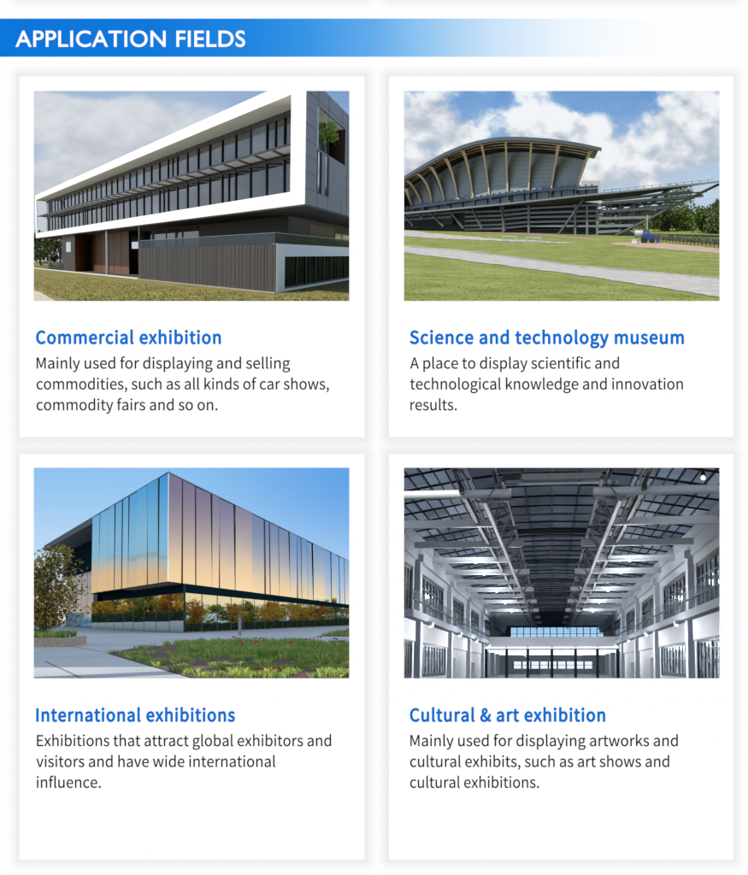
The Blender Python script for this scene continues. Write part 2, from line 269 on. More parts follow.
# board with its soft grey drop shadows round the cards, painted into its glow
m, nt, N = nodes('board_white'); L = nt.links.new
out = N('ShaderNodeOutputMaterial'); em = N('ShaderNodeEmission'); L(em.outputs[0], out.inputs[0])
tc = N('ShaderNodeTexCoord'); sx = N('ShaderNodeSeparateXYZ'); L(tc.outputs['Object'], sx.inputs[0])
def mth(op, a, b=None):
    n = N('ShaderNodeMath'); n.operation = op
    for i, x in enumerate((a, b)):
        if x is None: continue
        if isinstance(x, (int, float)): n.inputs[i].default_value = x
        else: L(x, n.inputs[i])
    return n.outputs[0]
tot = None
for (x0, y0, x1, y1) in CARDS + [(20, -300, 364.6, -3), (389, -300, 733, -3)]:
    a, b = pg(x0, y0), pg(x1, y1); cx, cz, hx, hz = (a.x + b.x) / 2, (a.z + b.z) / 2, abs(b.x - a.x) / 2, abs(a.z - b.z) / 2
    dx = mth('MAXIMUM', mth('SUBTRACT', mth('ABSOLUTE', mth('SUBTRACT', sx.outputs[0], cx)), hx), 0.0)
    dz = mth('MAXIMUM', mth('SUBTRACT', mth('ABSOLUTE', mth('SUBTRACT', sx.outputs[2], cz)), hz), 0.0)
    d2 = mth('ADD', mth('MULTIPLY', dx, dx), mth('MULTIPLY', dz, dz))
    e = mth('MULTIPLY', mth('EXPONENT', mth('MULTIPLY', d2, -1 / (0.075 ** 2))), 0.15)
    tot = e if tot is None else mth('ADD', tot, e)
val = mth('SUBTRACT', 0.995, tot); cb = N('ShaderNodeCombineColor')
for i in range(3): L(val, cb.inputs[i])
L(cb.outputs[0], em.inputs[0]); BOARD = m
BACK = mat('board_back', (0.75, 0.75, 0.75, 1), 0.8)

def plate_with_holes(mb, outer, holes, off, thick, m=0, back=1):
    xs = sorted({outer[0], outer[2]} | {h[0] for h in holes} | {h[2] for h in holes})
    ys = sorted({outer[1], outer[3]} | {h[1] for h in holes} | {h[3] for h in holes})
    for i in range(len(xs) - 1):
        for j in range(len(ys) - 1):
            cx, cy = (xs[i] + xs[i + 1]) / 2, (ys[j] + ys[j + 1]) / 2
            if any(h[0] < cx < h[2] and h[1] < cy < h[3] for h in holes): continue
            q = [(xs[i], ys[j]), (xs[i + 1], ys[j]), (xs[i + 1], ys[j + 1]), (xs[i], ys[j + 1])]
            mb.poly([pg(x, y, off) for x, y in q], m); mb.poly([pg(x, y, off - thick) for x, y in q][::-1], back)
    for h, mm in [(outer, m)] + [(h, m) for h in holes]:
        q = [(h[0], h[1]), (h[2], h[1]), (h[2], h[3]), (h[0], h[3])]
        for k in range(4):
            a, b = q[k], q[(k + 1) % 4]
            mb.poly([pg(*a, off), pg(*b, off), pg(*b, off - thick), pg(*a, off - thick)], mm)
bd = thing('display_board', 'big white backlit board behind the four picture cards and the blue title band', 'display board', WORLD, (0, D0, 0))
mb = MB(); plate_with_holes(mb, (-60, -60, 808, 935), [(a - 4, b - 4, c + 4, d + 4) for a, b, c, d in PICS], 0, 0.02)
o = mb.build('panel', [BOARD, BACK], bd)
# screen coordinates in the material are the board's own: origin at its centre

# lettering ----------------------------------------------------------
import json
GLYPHS = json.loads(GLYPH_JSON)
CAPH = max(s[i] for s in GLYPHS['E'][1] for i in range(3, len(s), 6)) / 1000
def glyph_curve(ch, bold):
    cu = bpy.data.curves.new('line', 'CURVE'); cu.dimensions = '2D'; cu.fill_mode = 'BOTH';  cu.resolution_u = 4
    for s in GLYPHS[ch][1]:
        n = len(s) // 6; b = cu.splines.new('BEZIER'); b.bezier_points.add(n - 1); b.use_cyclic_u = True
        for k in range(n):
            p = b.bezier_points[k]; q = s[6 * k:6 * k + 6]
            p.handle_left_type = p.handle_right_type = 'FREE'
            p.handle_left = (q[0] / 20, q[1] / 20, 0); p.co = (q[2] / 20, q[3] / 20, 0); p.handle_right = (q[4] / 20, q[5] / 20, 0)
    return cu
GCACHE = {}
def glyph_line(text, bold, track=0.0):
    vs, fs, x = [], [], 0.0
    for ch in text:
        adv = GLYPHS[ch][0] / 1000 + track
        if ch != ' ':
            if ch not in GCACHE: GCACHE[ch] = curve_mesh(glyph_curve(ch, 0))
            gv, gf = GCACHE[ch]
            K = 8 if bold > 0.005 else 4
            for k in range(K):      # several strikes, each a hair deeper, thicken the stroke
                t = 2 * math.pi * (k + 0.5) / K; n = len(vs)
                vs += [V((v.x / 50 + x + bold * math.cos(t), v.y / 50 + bold * math.sin(t), 0.0004 * k)) for v in gv]
                fs += [tuple(n + i for i in f) for f in gf]
        x += adv
    return vs, fs
def title_line(text, bold):
    cu = bpy.data.curves.new('line', 'FONT'); cu.body = text; cu.size = 1; cu.offset = bold; cu.space_character = 1.06; return cu
def curve_mesh(cu):
    t = bpy.data.objects.new('line', cu); COL.objects.link(t); bpy.context.view_layer.update()
    dg = bpy.context.evaluated_depsgraph_get(); me = bpy.data.meshes.new_from_object(t.evaluated_get(dg))
    vs = [v.co.copy() for v in me.vertices]; fs = [tuple(p.vertices) for p in me.polygons]
    bpy.data.objects.remove(t); bpy.data.meshes.remove(me); return vs, fs
def lettering(mb, cu, x0, x1, base_y, sy, off):
    vs, fs = cu if isinstance(cu, tuple) else curve_mesh(cu); a = min(v.x for v in vs); b = max(v.x for v in vs); k = (x1 - x0) / (b - a)
    n = len(mb.v)
    for v in vs: mb.v.append(pg(x0 + (v.x - a) * k, base_y - v.y * sy, off + v.z))
    for f in fs: mb.f.append(tuple(n + i for i in f)); mb.m.append(0)

# title band ----------------------------------------------------------
m, nt, N = nodes('band_blue'); L = nt.links.new
out = N('ShaderNodeOutputMaterial'); em = N('ShaderNodeEmission'); L(em.outputs[0], out.inputs[0])
tc = N('ShaderNodeTexCoord'); sx = N('ShaderNodeSeparateXYZ'); L(tc.outputs['Object'], sx.inputs[0])
mr = N('ShaderNodeMapRange'); mr.inputs[1].default_value = -3.74; mr.inputs[2].default_value = 3.74; L(sx.outputs[0], mr.inputs[0])
cr = N('ShaderNodeValToRGB'); L(mr.outputs[0], cr.inputs[0]); L(cr.outputs[0], em.inputs[0])
el = cr.color_ramp.elements; stops = [(0, (12, 118, 219)), (150, (15, 120, 220)), (250, (32, 134, 225)), (310, (58, 150, 230)), (374, (98, 172, 236)), (430, (150, 201, 242)), (490, (200, 226, 248)), (560, (234, 244, 253)), (620, (248, 251, 254)), (690, (254, 254, 254))]
el[0].position = 0; el[0].color = rgb(*stops[0][1]); el[1].position = 1; el[1].color = rgb(254, 254, 254)
for x, c in stops[1:]:
    e = el.new(x / 748); e.color = rgb(*c)
BAND = m
bn = thing('title_band', 'blue band fading to white with APPLICATION FIELDS in white letters', 'banner', WORLD, pg(374, 38))
mb = MB(); mb.box8(pg(-60, 56.8, 0.012), V((7.5 + 0.6, 0, 0)), V((0, 0.012, 0)), V((0, 0, 0.378))); mb.build('band', BAND, bn)
mb = MB(); lettering(mb, title_line('APPLICATION FIELDS', 0.014), 16, 245.4, 47.1, 22.9, 0.016)
mb.build('title_lettering', screen_mat('title_white', (1, 1, 1, 1)), bn)

CARD = screen_mat('card_white', (1, 1, 1, 1)); HEAD = screen_mat('heading_blue', rgb(12, 112, 211)); BODY = screen_mat('body_black', rgb(30, 30, 32))
TEXT = [
 ('Commercial exhibition', 36.7, 221.3, 343.8, [('Mainly used for displaying and selling', 37.3, 290.3, 368.7), ('commodities, such as all kinds of car shows,', 37.2, 329, 389.5), ('commodity fairs and so on.', 37.2, 217.8, 410.3)],
  'white card headed Commercial exhibition, cut out round the black and white office block', ),
 ('Science and technology museum', 409.7, 683.3, 343.8, [('A place to display scientific and', 410, 618.5, 368.7), ('technological knowledge and innovation', 410, 682.3, 389.5), ('results.', 410.3, 456.6, 410.3)],
  'white card headed Science and technology museum, cut out round the arched museum'),
 ('International exhibitions', 36.9, 235.3, 720.8, [('Exhibitions that attract global exhibitors and', 37.6, 331.2, 745.6), ('visitors and have wide international', 37, 275.6, 766.4), ('influence.', 37.4, 101.4, 787.2)],
  'white card headed International exhibitions, cut out round the mirrored glass box'),
 ('Cultural & art exhibition', 409.8, 604.8, 720.8, [('Mainly used for displaying artworks and', 410.3, 677.2, 745.6), ('cultural exhibits, such as art shows and', 410, 668.6, 766.4), ('cultural exhibitions.', 410, 538.6, 787.2)],
  'white card headed Cultural & art exhibition, cut out round the steel roofed hall')]
for cd, pc, tx in zip(CARDS, PICS, TEXT):
    c = thing('picture_card', tx[5], 'card', WORLD, pg((cd[0] + cd[2]) / 2, cd[3]), 'white picture cards on the display board')
    mb = MB(); plate_with_holes(mb, cd, [pc], 0.015, 0.013); mb.build('card_panel', [CARD, BACK], c)
    mb = MB(); lettering(mb, glyph_line(tx[0], 0.0125, 0.018), tx[1], tx[2], tx[3], 12.6 / CAPH, 0.019); mb.build('heading_lettering', HEAD, c)
    for t, x0, x1, by in tx[4]:
        mb = MB(); lettering(mb, glyph_line(t, 0.0034), x0, x1, by, 11 / CAPH, 0.019); mb.build('caption_lettering', BODY, c)
# ================================================================== skies
def lerp3(a, b, t): return tuple(x + (y - x) * t for x, y in zip(a, b))
def sm(a, b, x):
    t = max(0, min(1, (x - a) / ((b - a) or 1e-6))); return t * t * (3 - 2 * t)
def fbm(x, y, s, oc=5, o=0.0): return noise.fractal(V((x / s, y / s, o)), 0.75, 2.1, oc)
def col_mat(name, strength=1.0):
    m, nt, N = nodes(name); out = N('ShaderNodeOutputMaterial'); e = N('ShaderNodeEmission'); a = N('ShaderNodeAttribute'); a.attribute_name = 'Col'
    e.inputs[1].default_value = strength
    nt.links.new(a.outputs['Color'], e.inputs[0]); nt.links.new(e.outputs[0], out.inputs[0]); return m
def sky_sheet(name, fr, us, vs, pos, colour, m):
    """a curved sheet of sky; pos(u,v) gives the point, colour(u,v) the sky colour there (sRGB)"""
    verts = [fr.M @ pos(u, v) for v in vs for u in us]; nu = len(us)
    faces = [(j * nu + i, j * nu + i + 1, (j + 1) * nu + i + 1, (j + 1) * nu + i) for j in range(len(vs) - 1) for i in range(nu - 1)]
    me = bpy.data.meshes.new(name); me.from_pydata(verts, [], faces); me.materials.append(m)
    ca = me.color_attributes.new('Col', 'FLOAT_COLOR', 'POINT'); buf = []
    for v in vs:
        for u in us: buf += [lin(max(0, min(700, c))) for c in colour(u, v)] + [1.0]
    ca.data.foreach_set('color', buf); me.polygons.foreach_set('use_smooth', [True] * len(faces))
    o = bpy.data.objects.new(name, me); COL.objects.link(o)
    tag(o, kind='structure'); return o
def rng(a, b, s):
    n = max(1, round((b - a) / s)); return [a + (b - a) * i / n for i in range(n)]

# --- the day sky with clouds over the two upper places (azimuth / elevation in hundredths of 1/F)
def blob(x, y, cx, cy, rx, ry): return math.exp(-((x - cx) / rx) ** 2 - ((y - cy) / ry) ** 2)
def day(x, y):
    n = fbm(x, y * 1.5, 70, 6); n2 = fbm(x + 900, y * 1.5, 26, 5, 3.3)
    # the milder sky on the left
    blue = lerp3((164, 186, 214), (196, 206, 218), sm(90, 230, y)); blue = lerp3(blue, (118, 152, 202), sm(180, 330, x) * .8)
    cov = 1.15 * blob(x, y, 118, 138, 98, 40) + .8 * blob(x, y, 40, 112, 40, 30) + .7 * blob(x, y, 55, 184, 40, 12) - 1.3 * blob(x, y, 92, 88, 34, 9) - .5 * blob(x, y, 36, 152, 40, 14) - .9 * blob(x, y, 205, 84, 40, 14)
    if x < 0: cov += .3
    cov += .12
    cov += .35 * blob(x, y, 60, 205, 90, 30)
    c = sm(.1, .8, cov + .32 * n + .09 * n2)
    cl = lerp3((190, 195, 204), (222, 225, 230), sm(-.7, .7, n2 * .35 + n * .6 - (y - 150) / 160))
    A = lerp3(blue, cl, c * .93)
    # the bolder sky on the right
    n = fbm(x + 300, y * 1.35, 62, 6, 1.7); n2 = fbm(x + 300, y * 1.3, 24, 8, 5.1)
    blue = lerp3((116, 160, 212), (186, 206, 226), sm(90, 190, y) + .15 * n2)
    cov = 1.2 * blob(x, y, 430, 122, 50, 34) + .9 * blob(x, y, 412, 168, 34, 20) + 1.1 * blob(x, y, 545, 122, 48, 18) + 1.1 * blob(x, y, 600, 160, 60, 32) \
        + 1.25 * blob(x, y, 690, 120, 58, 50) + .5 * blob(x, y, 520, 90, 60, 8) - .8 * blob(x, y, 476, 104, 28, 20) - .7 * blob(x, y, 628, 108, 16, 22) - .6 * blob(x, y, 585, 98, 40, 10) - .6 * blob(x, y, 700, 205, 40, 22)
    if x > 735: cov += .4
    cov += -.04 + .2 * sm(140, 185, y) - .15 * sm(185, 215, y)
    c = sm(.2, .8, cov + .5 * n + .42 * n2)
    lit = n2 * .9 + n * .5 - (y - 130) / 110 + .7 * blob(x, y, 540, 112, 40, 16) + .5 * blob(x, y, 640, 160, 60, 25) - .5 * blob(x, y, 440, 110, 50, 22) - .5 * blob(x, y, 690, 160, 50, 30)
    cl = lerp3((184, 194, 207), (242, 244, 247), sm(-.8, .6, lit))
    B = lerp3(blue, cl, c)
    return lerp3(A, B, sm(360, 392, x))
xs = rng(-2600, 20, 60) + rng(20, 735, 1.5) + rng(735, 3400, 60) + [3400]
ys = rng(-2600, 70, 70) + rng(80, 262, 1.5) + rng(262, 305, 8) + rng(305, 440, 30) + [440]
R1 = 400.0
def day_pos(x, y):
    t = (x - 374) / F; az = math.atan(t); h = (437.5 - y) / F * math.cos(az)
    return V((R1 * math.sin(az), R1 * math.cos(az), R1 * h))
sky_sheet('sky', WORLD, xs, ys, day_pos, day, col_mat('day_sky'))
# ================================================================== upper left: the office block
f1 = Fr(191, 255)
C1 = f1.at(304.8, 204, 18.0)
P1 = Obl(f1, C1, -97, 487, 255.5)
G1 = f1.atz
gz = f1.at(276, 293, 19.2).z        # ground height under the eye
white1 = mat('white_render', (0.87, 0.87, 0.86, 1), 0.6, var=0.02, scale=1.5, bump=0.05)
grey1 = mat('grey_cladding', rgb(110, 110, 115), 0.5, var=0.05, scale=1.2)
joint1 = mat('joint_dark', rgb(70, 70, 76), 0.7)
brown1 = mat('dark_brown_panel', rgb(52, 45, 42), 0.6, var=0.1)
soff1 = mat('soffit_dark', rgb(58, 52, 50), 0.7, var=0.08)
wood1 = mat('wood_panel', rgb(96, 64, 44), 0.55, c2=rgb(118, 80, 54), scale=3, stretch=(6, 6, .4))
fence1 = mat('ribbed_board', rgb(58, 54, 52), 0.6, var=0.07, scale=2, stretch=(9, 9, .3))
mull1 = mat('mullion_brown', rgb(48, 42, 42), 0.5)
glassA = mat('window_glass', rgb(34, 44, 56), 0.03, spec=0.42, var=0.55, scale=1.6)  # tone noise paints uneven reflections into the panes
glassA2 = mat('window_glass_pale', rgb(88, 104, 120), 0.04, spec=0.42, var=0.3, scale=0.7)
glassD = mat('window_glass_dark', rgb(26, 32, 26), 0.04, spec=0.0, c2=rgb(60, 66, 44), scale=2.2)  # olive mottle stands in for trees mirrored in the glass
interior1 = mat('interior_dark', rgb(40, 42, 46), 0.8)
slatw = mat('awning_panel_pale', rgb(150, 155, 160), 0.5)
dkmetal = mat('dark_metal', rgb(40, 38, 40), 0.45, metal=0.3)
bal1 = clear_glass('balustrade_glass', (0.40, 0.46, 0.52, 1), 0.10)
col1 = mat('column_grey', rgb(128, 128, 130), 0.5)
slab1 = mat('slab_pale', rgb(200, 196, 190), 0.8)
floor1 = mat('floor_dark', rgb(70, 66, 64), 0.6)
barkm = mat('bark', rgb(84, 70, 58), 0.9, var=0.3, scale=20)
leafD = leafmat('leaf_dark', (0.022, 0.036, 0.012, 1), (0.085, 0.10, 0.035, 1))
leafG = leafmat('leaf_green', (0.04, 0.07, 0.015, 1), (0.17, 0.22, 0.05, 1))

# lawn
lawn1m = mat('lawn_olive', rgb(92, 88, 48), 0.95, c2=rgb(140, 130, 78), scale=2.4, bump=0.6, bscale=70, spec=0.1, fine=0.22)
mb = MB()
mb.poly([G1(-420, 306, gz), G1(376, 306, gz), G1(377, 261.5, gz), G1(-900, 261.5, gz)])
lawn1 = mb.build('lawn', lawn1m, None, f1); tag(lawn1, kind='structure')
mb = MB()
mb.poly([G1(-60, 283, gz + .004), G1(20, 286.5, gz + .004), G1(40, 292, gz + .004), G1(56, 301, gz + .004), G1(60, 305, gz + .004), G1(-60, 305, gz + .004)])
tag(mb.build('path', mat('path_sand', rgb(176, 164, 142), 0.95, var=.15, scale=8, bump=.4, fine=.2), None, f1), kind='structure')
# turf texture: short blades over the near lawn
mb = MB(); R = random.Random(3); pts = []
for i in range(3600):
    px, py = R.uniform(20, 362), 272 + 33 * R.random() ** 1.0
    lim = 271 + (px - 34) * .1 if px < 276 else 294 - (px - 276) * .17
    if py < lim + 2 or (px < 70 and py > 284 + (px - 20) * .35): continue
    pts.append(G1(px, py, gz))
tufts(mb, pts, 0.028, R, 5, 0.25, 0, 0.8, 2)
tag(mb.build('grass', [leafmat('blade_olive', rgb(118, 112, 64), rgb(150, 142, 88)), leafmat('blade_green', rgb(104, 106, 54), rgb(138, 136, 76))], None, f1), kind='stuff')

base1 = P1.pt(0, 0, gz)
ob = thing('office_building', 'long two storey office block with white rimmed glass front over a dark recessed ground floor', 'building', f1, base1)
zb = C1.z; zt = P1.A(267.5, 91)[1]; aL = P1.A(35.5, 210)[0]
ar, zit = P1.A(291.3, 94.5); zib = P1.A(291.3, 191.7)[1]
bg_ = P1.Z(291.3, 109.4, zit)[1]; Bt = P1.B(378, 130)[0]
print('office', aL, ar, zb, zt, zit, zib, bg_, Bt, gz)
mb = MB()
P1.box(mb, 0, aL, 0, bg_ + .1, zit, zt); P1.box(mb, 0, aL, 0, bg_ + .1, zb, zib)
P1.box(mb, 0, ar, 0, bg_ + .1, zib, zit); P1.box(mb, aL - .5, aL, 0, .06, zib, zit)
wf_ = mb.build('white_frame', white1, ob)
mb = MB()
for k in range(1, 9):
    a = aL * (k / 9) ** 1.25
    for q0, q1 in ((zit, zt), (zb, zib)): P1.box(mb, a - .012, a + .012, -.003, -.001, q0 + .004, q1 - .004)
for q in (.33, .67): P1.box(mb, .01, ar - .01, -.003, -.001, zib + (zit - zib) * q - .003, zib + (zit - zib) * q + .003)
mb.build('panel_seam', mat('seam_grey', rgb(190, 190, 188), .8), wf_)
mb = MB(); P1.box(mb, 0.002, aL - .002, .3, Bt - .01, zt - .12, zt - .02); P1.box(mb, 1.4, aL - .01, bg_ + .6, Bt - .01, zb + .03, zt - .13)
mb.build('core', interior1, ob)
# side cladding with loggia and two slit windows
b0, zl1 = P1.B(317.2, 105); zl0 = P1.B(317.2, 148.8)[1]; b1_ = P1.B(344.8, 140)[0]
s = [P1.B(x, 170)[0] for x in (316.9, 321.4, 324.2, 328.6)]; zs1 = P1.B(319, 151.2)[1]; zs0 = P1.B(319, 194.5)[1]
bb = sorted({0.003, b0, b1_, Bt, s[1], s[2], s[3]}); zz = [zb, zs0, zs1, zl0, zl1, zt]
mb = MB()
for i in range(len(bb) - 1):
    for j in range(5):
        c, d = (bb[i] + bb[i + 1]) / 2, j
        if j == 3 and b0 < c < b1_: continue
        if j == 1 and (b0 < c < s[1] or s[2] < c < s[3]): continue
        P1.box(mb, -.03, .05, bb[i], bb[i + 1], zz[j], zz[j + 1])
o = mb.build('side_cladding', grey1, ob)
mb = MB(); H = zt - zb
for k in range(1, 8):
    z = zb + H * k / 8
    for (q0, q1) in ([(.01, b0), (b1_, Bt)] if zs0 < z < zl1 else [(.01, Bt)]): P1.box(mb, -.034, -.029, q0, q1, z - .004, z + .004)
for k, q in enumerate((1.2, 2.4, b1_ + .35, b1_ + 1.2, b1_ + 2.4)):
    if q < Bt: P1.box(mb, -.034, -.029, q - .02, q + .02, zb, zt)
P1.box(mb, -.034, -.029, 4.2, 4.24, zb, zs0); P1.box(mb, -.034, -.029, 4.2, 4.24, zl1, zt)
mb.build('panel_seam', joint1, o)
mb = MB(); la = .95
P1.box(mb, la, la + .04, b0 - .3, b1_ + .3, zl0 - .05, zl1 + .05, 0); P1.box(mb, .05, la, b1_, b1_ + .05, zl0, zl1, 0)
P1.box(mb, .05, la, b0, b1_, zl1, zl1 + .04, 1); P1.box(mb, .05, la, b0, b1_, zl0 - .04, zl0, 1); P1.box(mb, .05, la, b0 - .05, b0, zl0, zl1, 1)
mb.build('loggia', [mat('loggia_brown', rgb(140, 114, 98), .8), mat('loggia_beige', rgb(206, 192, 172), .8)], ob)
for k in (0, 2):
    mb = MB(); P1.box(mb, .012, .03, s[k], s[k + 1], zs0, zs1); w_ = mb.build('window', glassA2, ob)
    mb = MB(); P1.box(mb, -.02, .01, s[k], s[k] + .07, zs0, zs1); P1.box(mb, -.02, .01, s[k + 1] - .07, s[k + 1], zs0, zs1); P1.box(mb, -.02, .01, s[k], s[k + 1], zs0, zs0 + .02); mb.build('window_frame', mull1, w_)
mb = MB(); zr = P1.B(319, 136.5)[1]; P1.box(mb, .04, .05, b0 + .02, P1.B(328, 140)[0], zl0, zr); mb.build('loggia_balustrade', bal1, ob)
# glazing: 35 bays on two storeys, each a window with its frame
nb = 35; bw_ = (aL - .3 - ar) / nb
zaw = P1.A(291.2, 153, bg_)[1]; bfr = P1.Z(291.2, 144.3, zaw)[1]
print('awning', zaw, bfr)
rw = random.Random(5)
for k in range(nb):
    a0 = ar + k * bw_; a1 = a0 + bw_
    for (q0, q1, up) in ((zib - .05, zaw - .03, 0), (zaw + .03, zit - .002, 1)):
        mb = MB(); tl = rw.uniform(-.006, .006)
        mb.poly([P1.pt(a0, bg_ + .03 + tl, q0), P1.pt(a1, bg_ + .03, q0), P1.pt(a1, bg_ + .03 + tl * .4, q1), P1.pt(a0, bg_ + .03 - tl, q1)])
        wn = mb.build('window', [glassA, glassA2][rw.random() < .12], ob)
        mb = MB(); P1.box(mb, a0 - .027, a0 + .027, bg_ - .02, bg_ + .028, q0, q1)
        if up: P1.box(mb, a0 + .045, a1 - .045, bg_ - .01, bg_ + .026, q0 + (q1 - q0) * .86, q1)
        else: P1.box(mb, a0 + .045, a1 - .045, bg_ - .012, bg_ + .026, q1 - .05, q1)
        if rw.random() < .12: P1.box(mb, a0 + bw_ * .5 - .03, a0 + bw_ * .5 + .03, bg_ - .012, bg_ + .026, q0, q1)
        mb.build('window_frame', mull1, wn)
mb = MB()
P1.box(mb, ar, aL - .3, bfr - .03, bfr, zaw - .018, zaw + .018); P1.box(mb, ar, aL - .3, bg_ - .05, bg_ - .021, zaw - .022, zaw + .022)
for k in range(nb): P1.box(mb, ar + k * bw_ - .05, ar + k * bw_ + .05, bfr, bg_ - .05, zaw - .03, zaw + .016)
aw = mb.build('awning_frame', dkmetal, ob)
for k in range(nb):
    mb = MB(); P1.box(mb, ar + k * bw_ + .05, ar + (k + 1) * bw_ - .05, bfr + .004, bg_ - .1, zaw - .006, zaw + .004); mb.build('awning_panel', slatw, aw)
# soffit and ground floor
mb = MB(); P1.box(mb, .004, aL - .004, .004, Bt + 3, zb - .025, zb - .003); mb.build('soffit', soff1, ob)
a_c, b_c = P1.Z(288.5, 216, zb - .03)
aC = P1.A(141, 250, b_c)[0]
print('core', a_c, b_c, aC)
mb = MB(); P1.box(mb, a_c, aC, b_c, Bt + 4, gz, zb - .026); mb.build('ground_floor_wall', brown1, ob)
oz1 = P1.B(309, 224, a_c)[1]; ob0 = P1.B(309, 230, a_c)[0]; ob1 = P1.B(334, 230, a_c)[0]
mb = MB(); P1.box(mb, a_c - .02, a_c - .003, ob0, ob1, gz + .5, oz1); mb.build('wood_door', wood1, ob)
for q0, q1 in ((335, 341), (342, 350)):
    mb = MB(); P1.box(mb, a_c - .02, a_c - .003, P1.B(q0, 235, a_c)[0], P1.B(q1, 235, a_c)[0], gz + .5, P1.B(338, 234, a_c)[1]); mb.build('window', glassA2, ob)
for q0, q1 in ((143, 152), (155, 166), (167.5, 182), (184, 199)):
    mb = MB(); P1.box(mb, P1.A(q1, 240, b_c)[0], P1.A(q0, 240, b_c)[0], b_c - .02, b_c - .003, P1.A(160, 247, b_c)[1], P1.A(160, 230, b_c)[1])
    mb.build('window', glassA, ob)
# left end of the ground floor
bl = .2; aw1 = P1.A(75, 250, bl)[0]; aw0 = P1.A(62, 250, bl)[0]; a83, b83 = P1.Z(83, 270.9, gz); a129 = P1.A(129, 260, b83)[0]
print('left', aw1, aw0, a83, b83, a129)
mb = MB(); P1.box(mb, aw1, aw0, bl, b83 + .5, gz, zb - .026, 0); lb = mb.build('end_block', brown1, ob)
mb = MB(); P1.box(mb, aw1 - .012, aw1 - .002, bl + .02, b83, gz + .02, zb - .03); mb.build('wood_cladding', mat('wood_light', rgb(164, 118, 80), .6, var=.12, stretch=(6, 6, .4)), ob)
mb = MB(); P1.box(mb, a129, aw1 - .02, b83, b83 + .3, gz + .02, zb - .03); wd = mb.build('wood_cladding', wood1, ob)
mb = MB()
for k in range(1, 6):
    a = a129 + (aw1 - a129) * k / 6; P1.box(mb, a - .03, a + .03, b83 - .01, b83 - .002, gz + .03, zb - .04)
mb.build('panel_seam', brown1, wd)
w0 = P1.A(66.5, 247, bl); mb = MB(); P1.box(mb, P1.A(71, 247, bl)[0], w0[0], bl - .02, bl - .003, P1.A(69, 252, bl)[1], P1.A(69, 242, bl)[1]); mb.build('window', mat('pane_pale', rgb(170, 185, 190), .1), lb)
mb = MB(); P1.box(mb, P1.A(62.5, 262, bl - .03)[0], P1.A(49, 262, bl)[0], bl - .03, bl - .01, gz, P1.A(55, 262.5, bl)[1]); mb.build('low_glass_wall', bal1, ob)
mb = MB(); P1.box(mb, P1.A(139.6, 260, 0)[0], aL, -.12, Bt, gz + .002, gz + .022); mb.build('floor_slab', floor1, ob)
mb = MB(); P1.box(mb, P1.A(139.6, 260, -.2)[0], aL + 2, -.34, -.121, gz + .002, gz + .03); mb.build('slab_edge', slab1, ob)
mb = MB(); ac = P1.A(107.5, 260, .18)[0]; p = P1.pt(ac, .18, gz + .02); mb.tube(p, V((p.x, p.y, zb - .02)), .05, 14); mb.build('column', col1, ob)
mb = MB(); ac = P1.A(139.8, 260, .1)[0]; P1.box(mb, ac - .1, ac + .1, .05, .12, gz, zb - .026); mb.build('post', dkmetal, ob)

# ribbed screen wall, white side wall with its long window, glass on top
q = P1.Z(276, 293, gz); a0, b0f = q; ztop = P1.A(276, 243.6, b0f)[1]; aE = P1.A(139.6, 260, b0f)[0]
print('fence', a0, b0f, ztop, aE)
sw = thing('screen_wall', 'dark ribbed screen wall standing below the white rimmed upper floors', 'wall', f1, P1.pt(a0, b0f, gz))
mb = MB(); P1.box(mb, a0, aE, b0f + .01, b0f + .12, gz, ztop - .006)
k = 0; a = a0; R = random.Random(8)
while a < aE - .05:
    w_ = R.choice((.16, .2, .26, .3)); P1.box(mb, a + .012, min(a + w_ - .012, aE), b0f - R.uniform(.0, .012), b0f + .01, gz, ztop); a += w_
mb.build('boarding', fence1, sw)
mb = MB(); P1.box(mb, a0 - .1, aE, b0f - .30, b0f - .02, gz + .001, gz + .012); tag(mb.build('gravel_strip', mat('gravel_pale', rgb(120, 112, 100), .95, c2=rgb(164, 156, 142), scale=30, bump=.8), None, f1), kind='structure')
wwt = thing('terrace_wall', 'low white wall with a long dark window strip and glass balustrade on top', 'wall', f1, P1.pt(a0, b0f, gz))
bE = P1.B(378, 250, a0)[0]
bw0, zw1 = P1.B(284.7, 256.6, a0); zw0 = P1.B(284.7, 289, a0)[1]
mb = MB(); P1.box(mb, a0 - .012, a0 + .25, b0f + .012, bw0, gz, ztop + .002); P1.box(mb, a0 - .012, a0 + .25, bw0, bE, zw1, ztop + .002); P1.box(mb, a0 - .012, a0 + .25, bw0, bE, gz, zw0)
mb.build('white_surround', white1, wwt)
edges = [P1.B(x, 270, a0)[0] for x in (284.7, 297.5, 306.5, 316, 324.5, 331.5, 338.7, 345.5)] + [bE]
for i in range(8):
    mb = MB(); P1.box(mb, a0 + .1, a0 + .12, edges[i], edges[i + 1], zw0, zw1); wn = mb.build('window', glassD, wwt)
    mb = MB(); h = zw1 - zw0; P1.box(mb, a0 + .04, a0 + .098, edges[i], edges[i] + .06 + .04 * (i == 0), zw0, zw1); P1.box(mb, a0 + .06, a0 + .098, edges[i], edges[i + 1], zw0, zw0 + .03)
    mb.build('window_frame', mull1, wn)
mb = MB(); P1.box(mb, a0 + .26, aE, b0f + .13, b_c, ztop - .06, ztop - .03); mb.build('terrace_deck', floor1, wwt)
tb = thing('glass_balustrade', 'clear glass balustrade along the edge of the roof terrace', 'balustrade', f1, P1.pt(a0, b0f, ztop))
zg = P1.A(270.6, 233.1, b0f)[1]
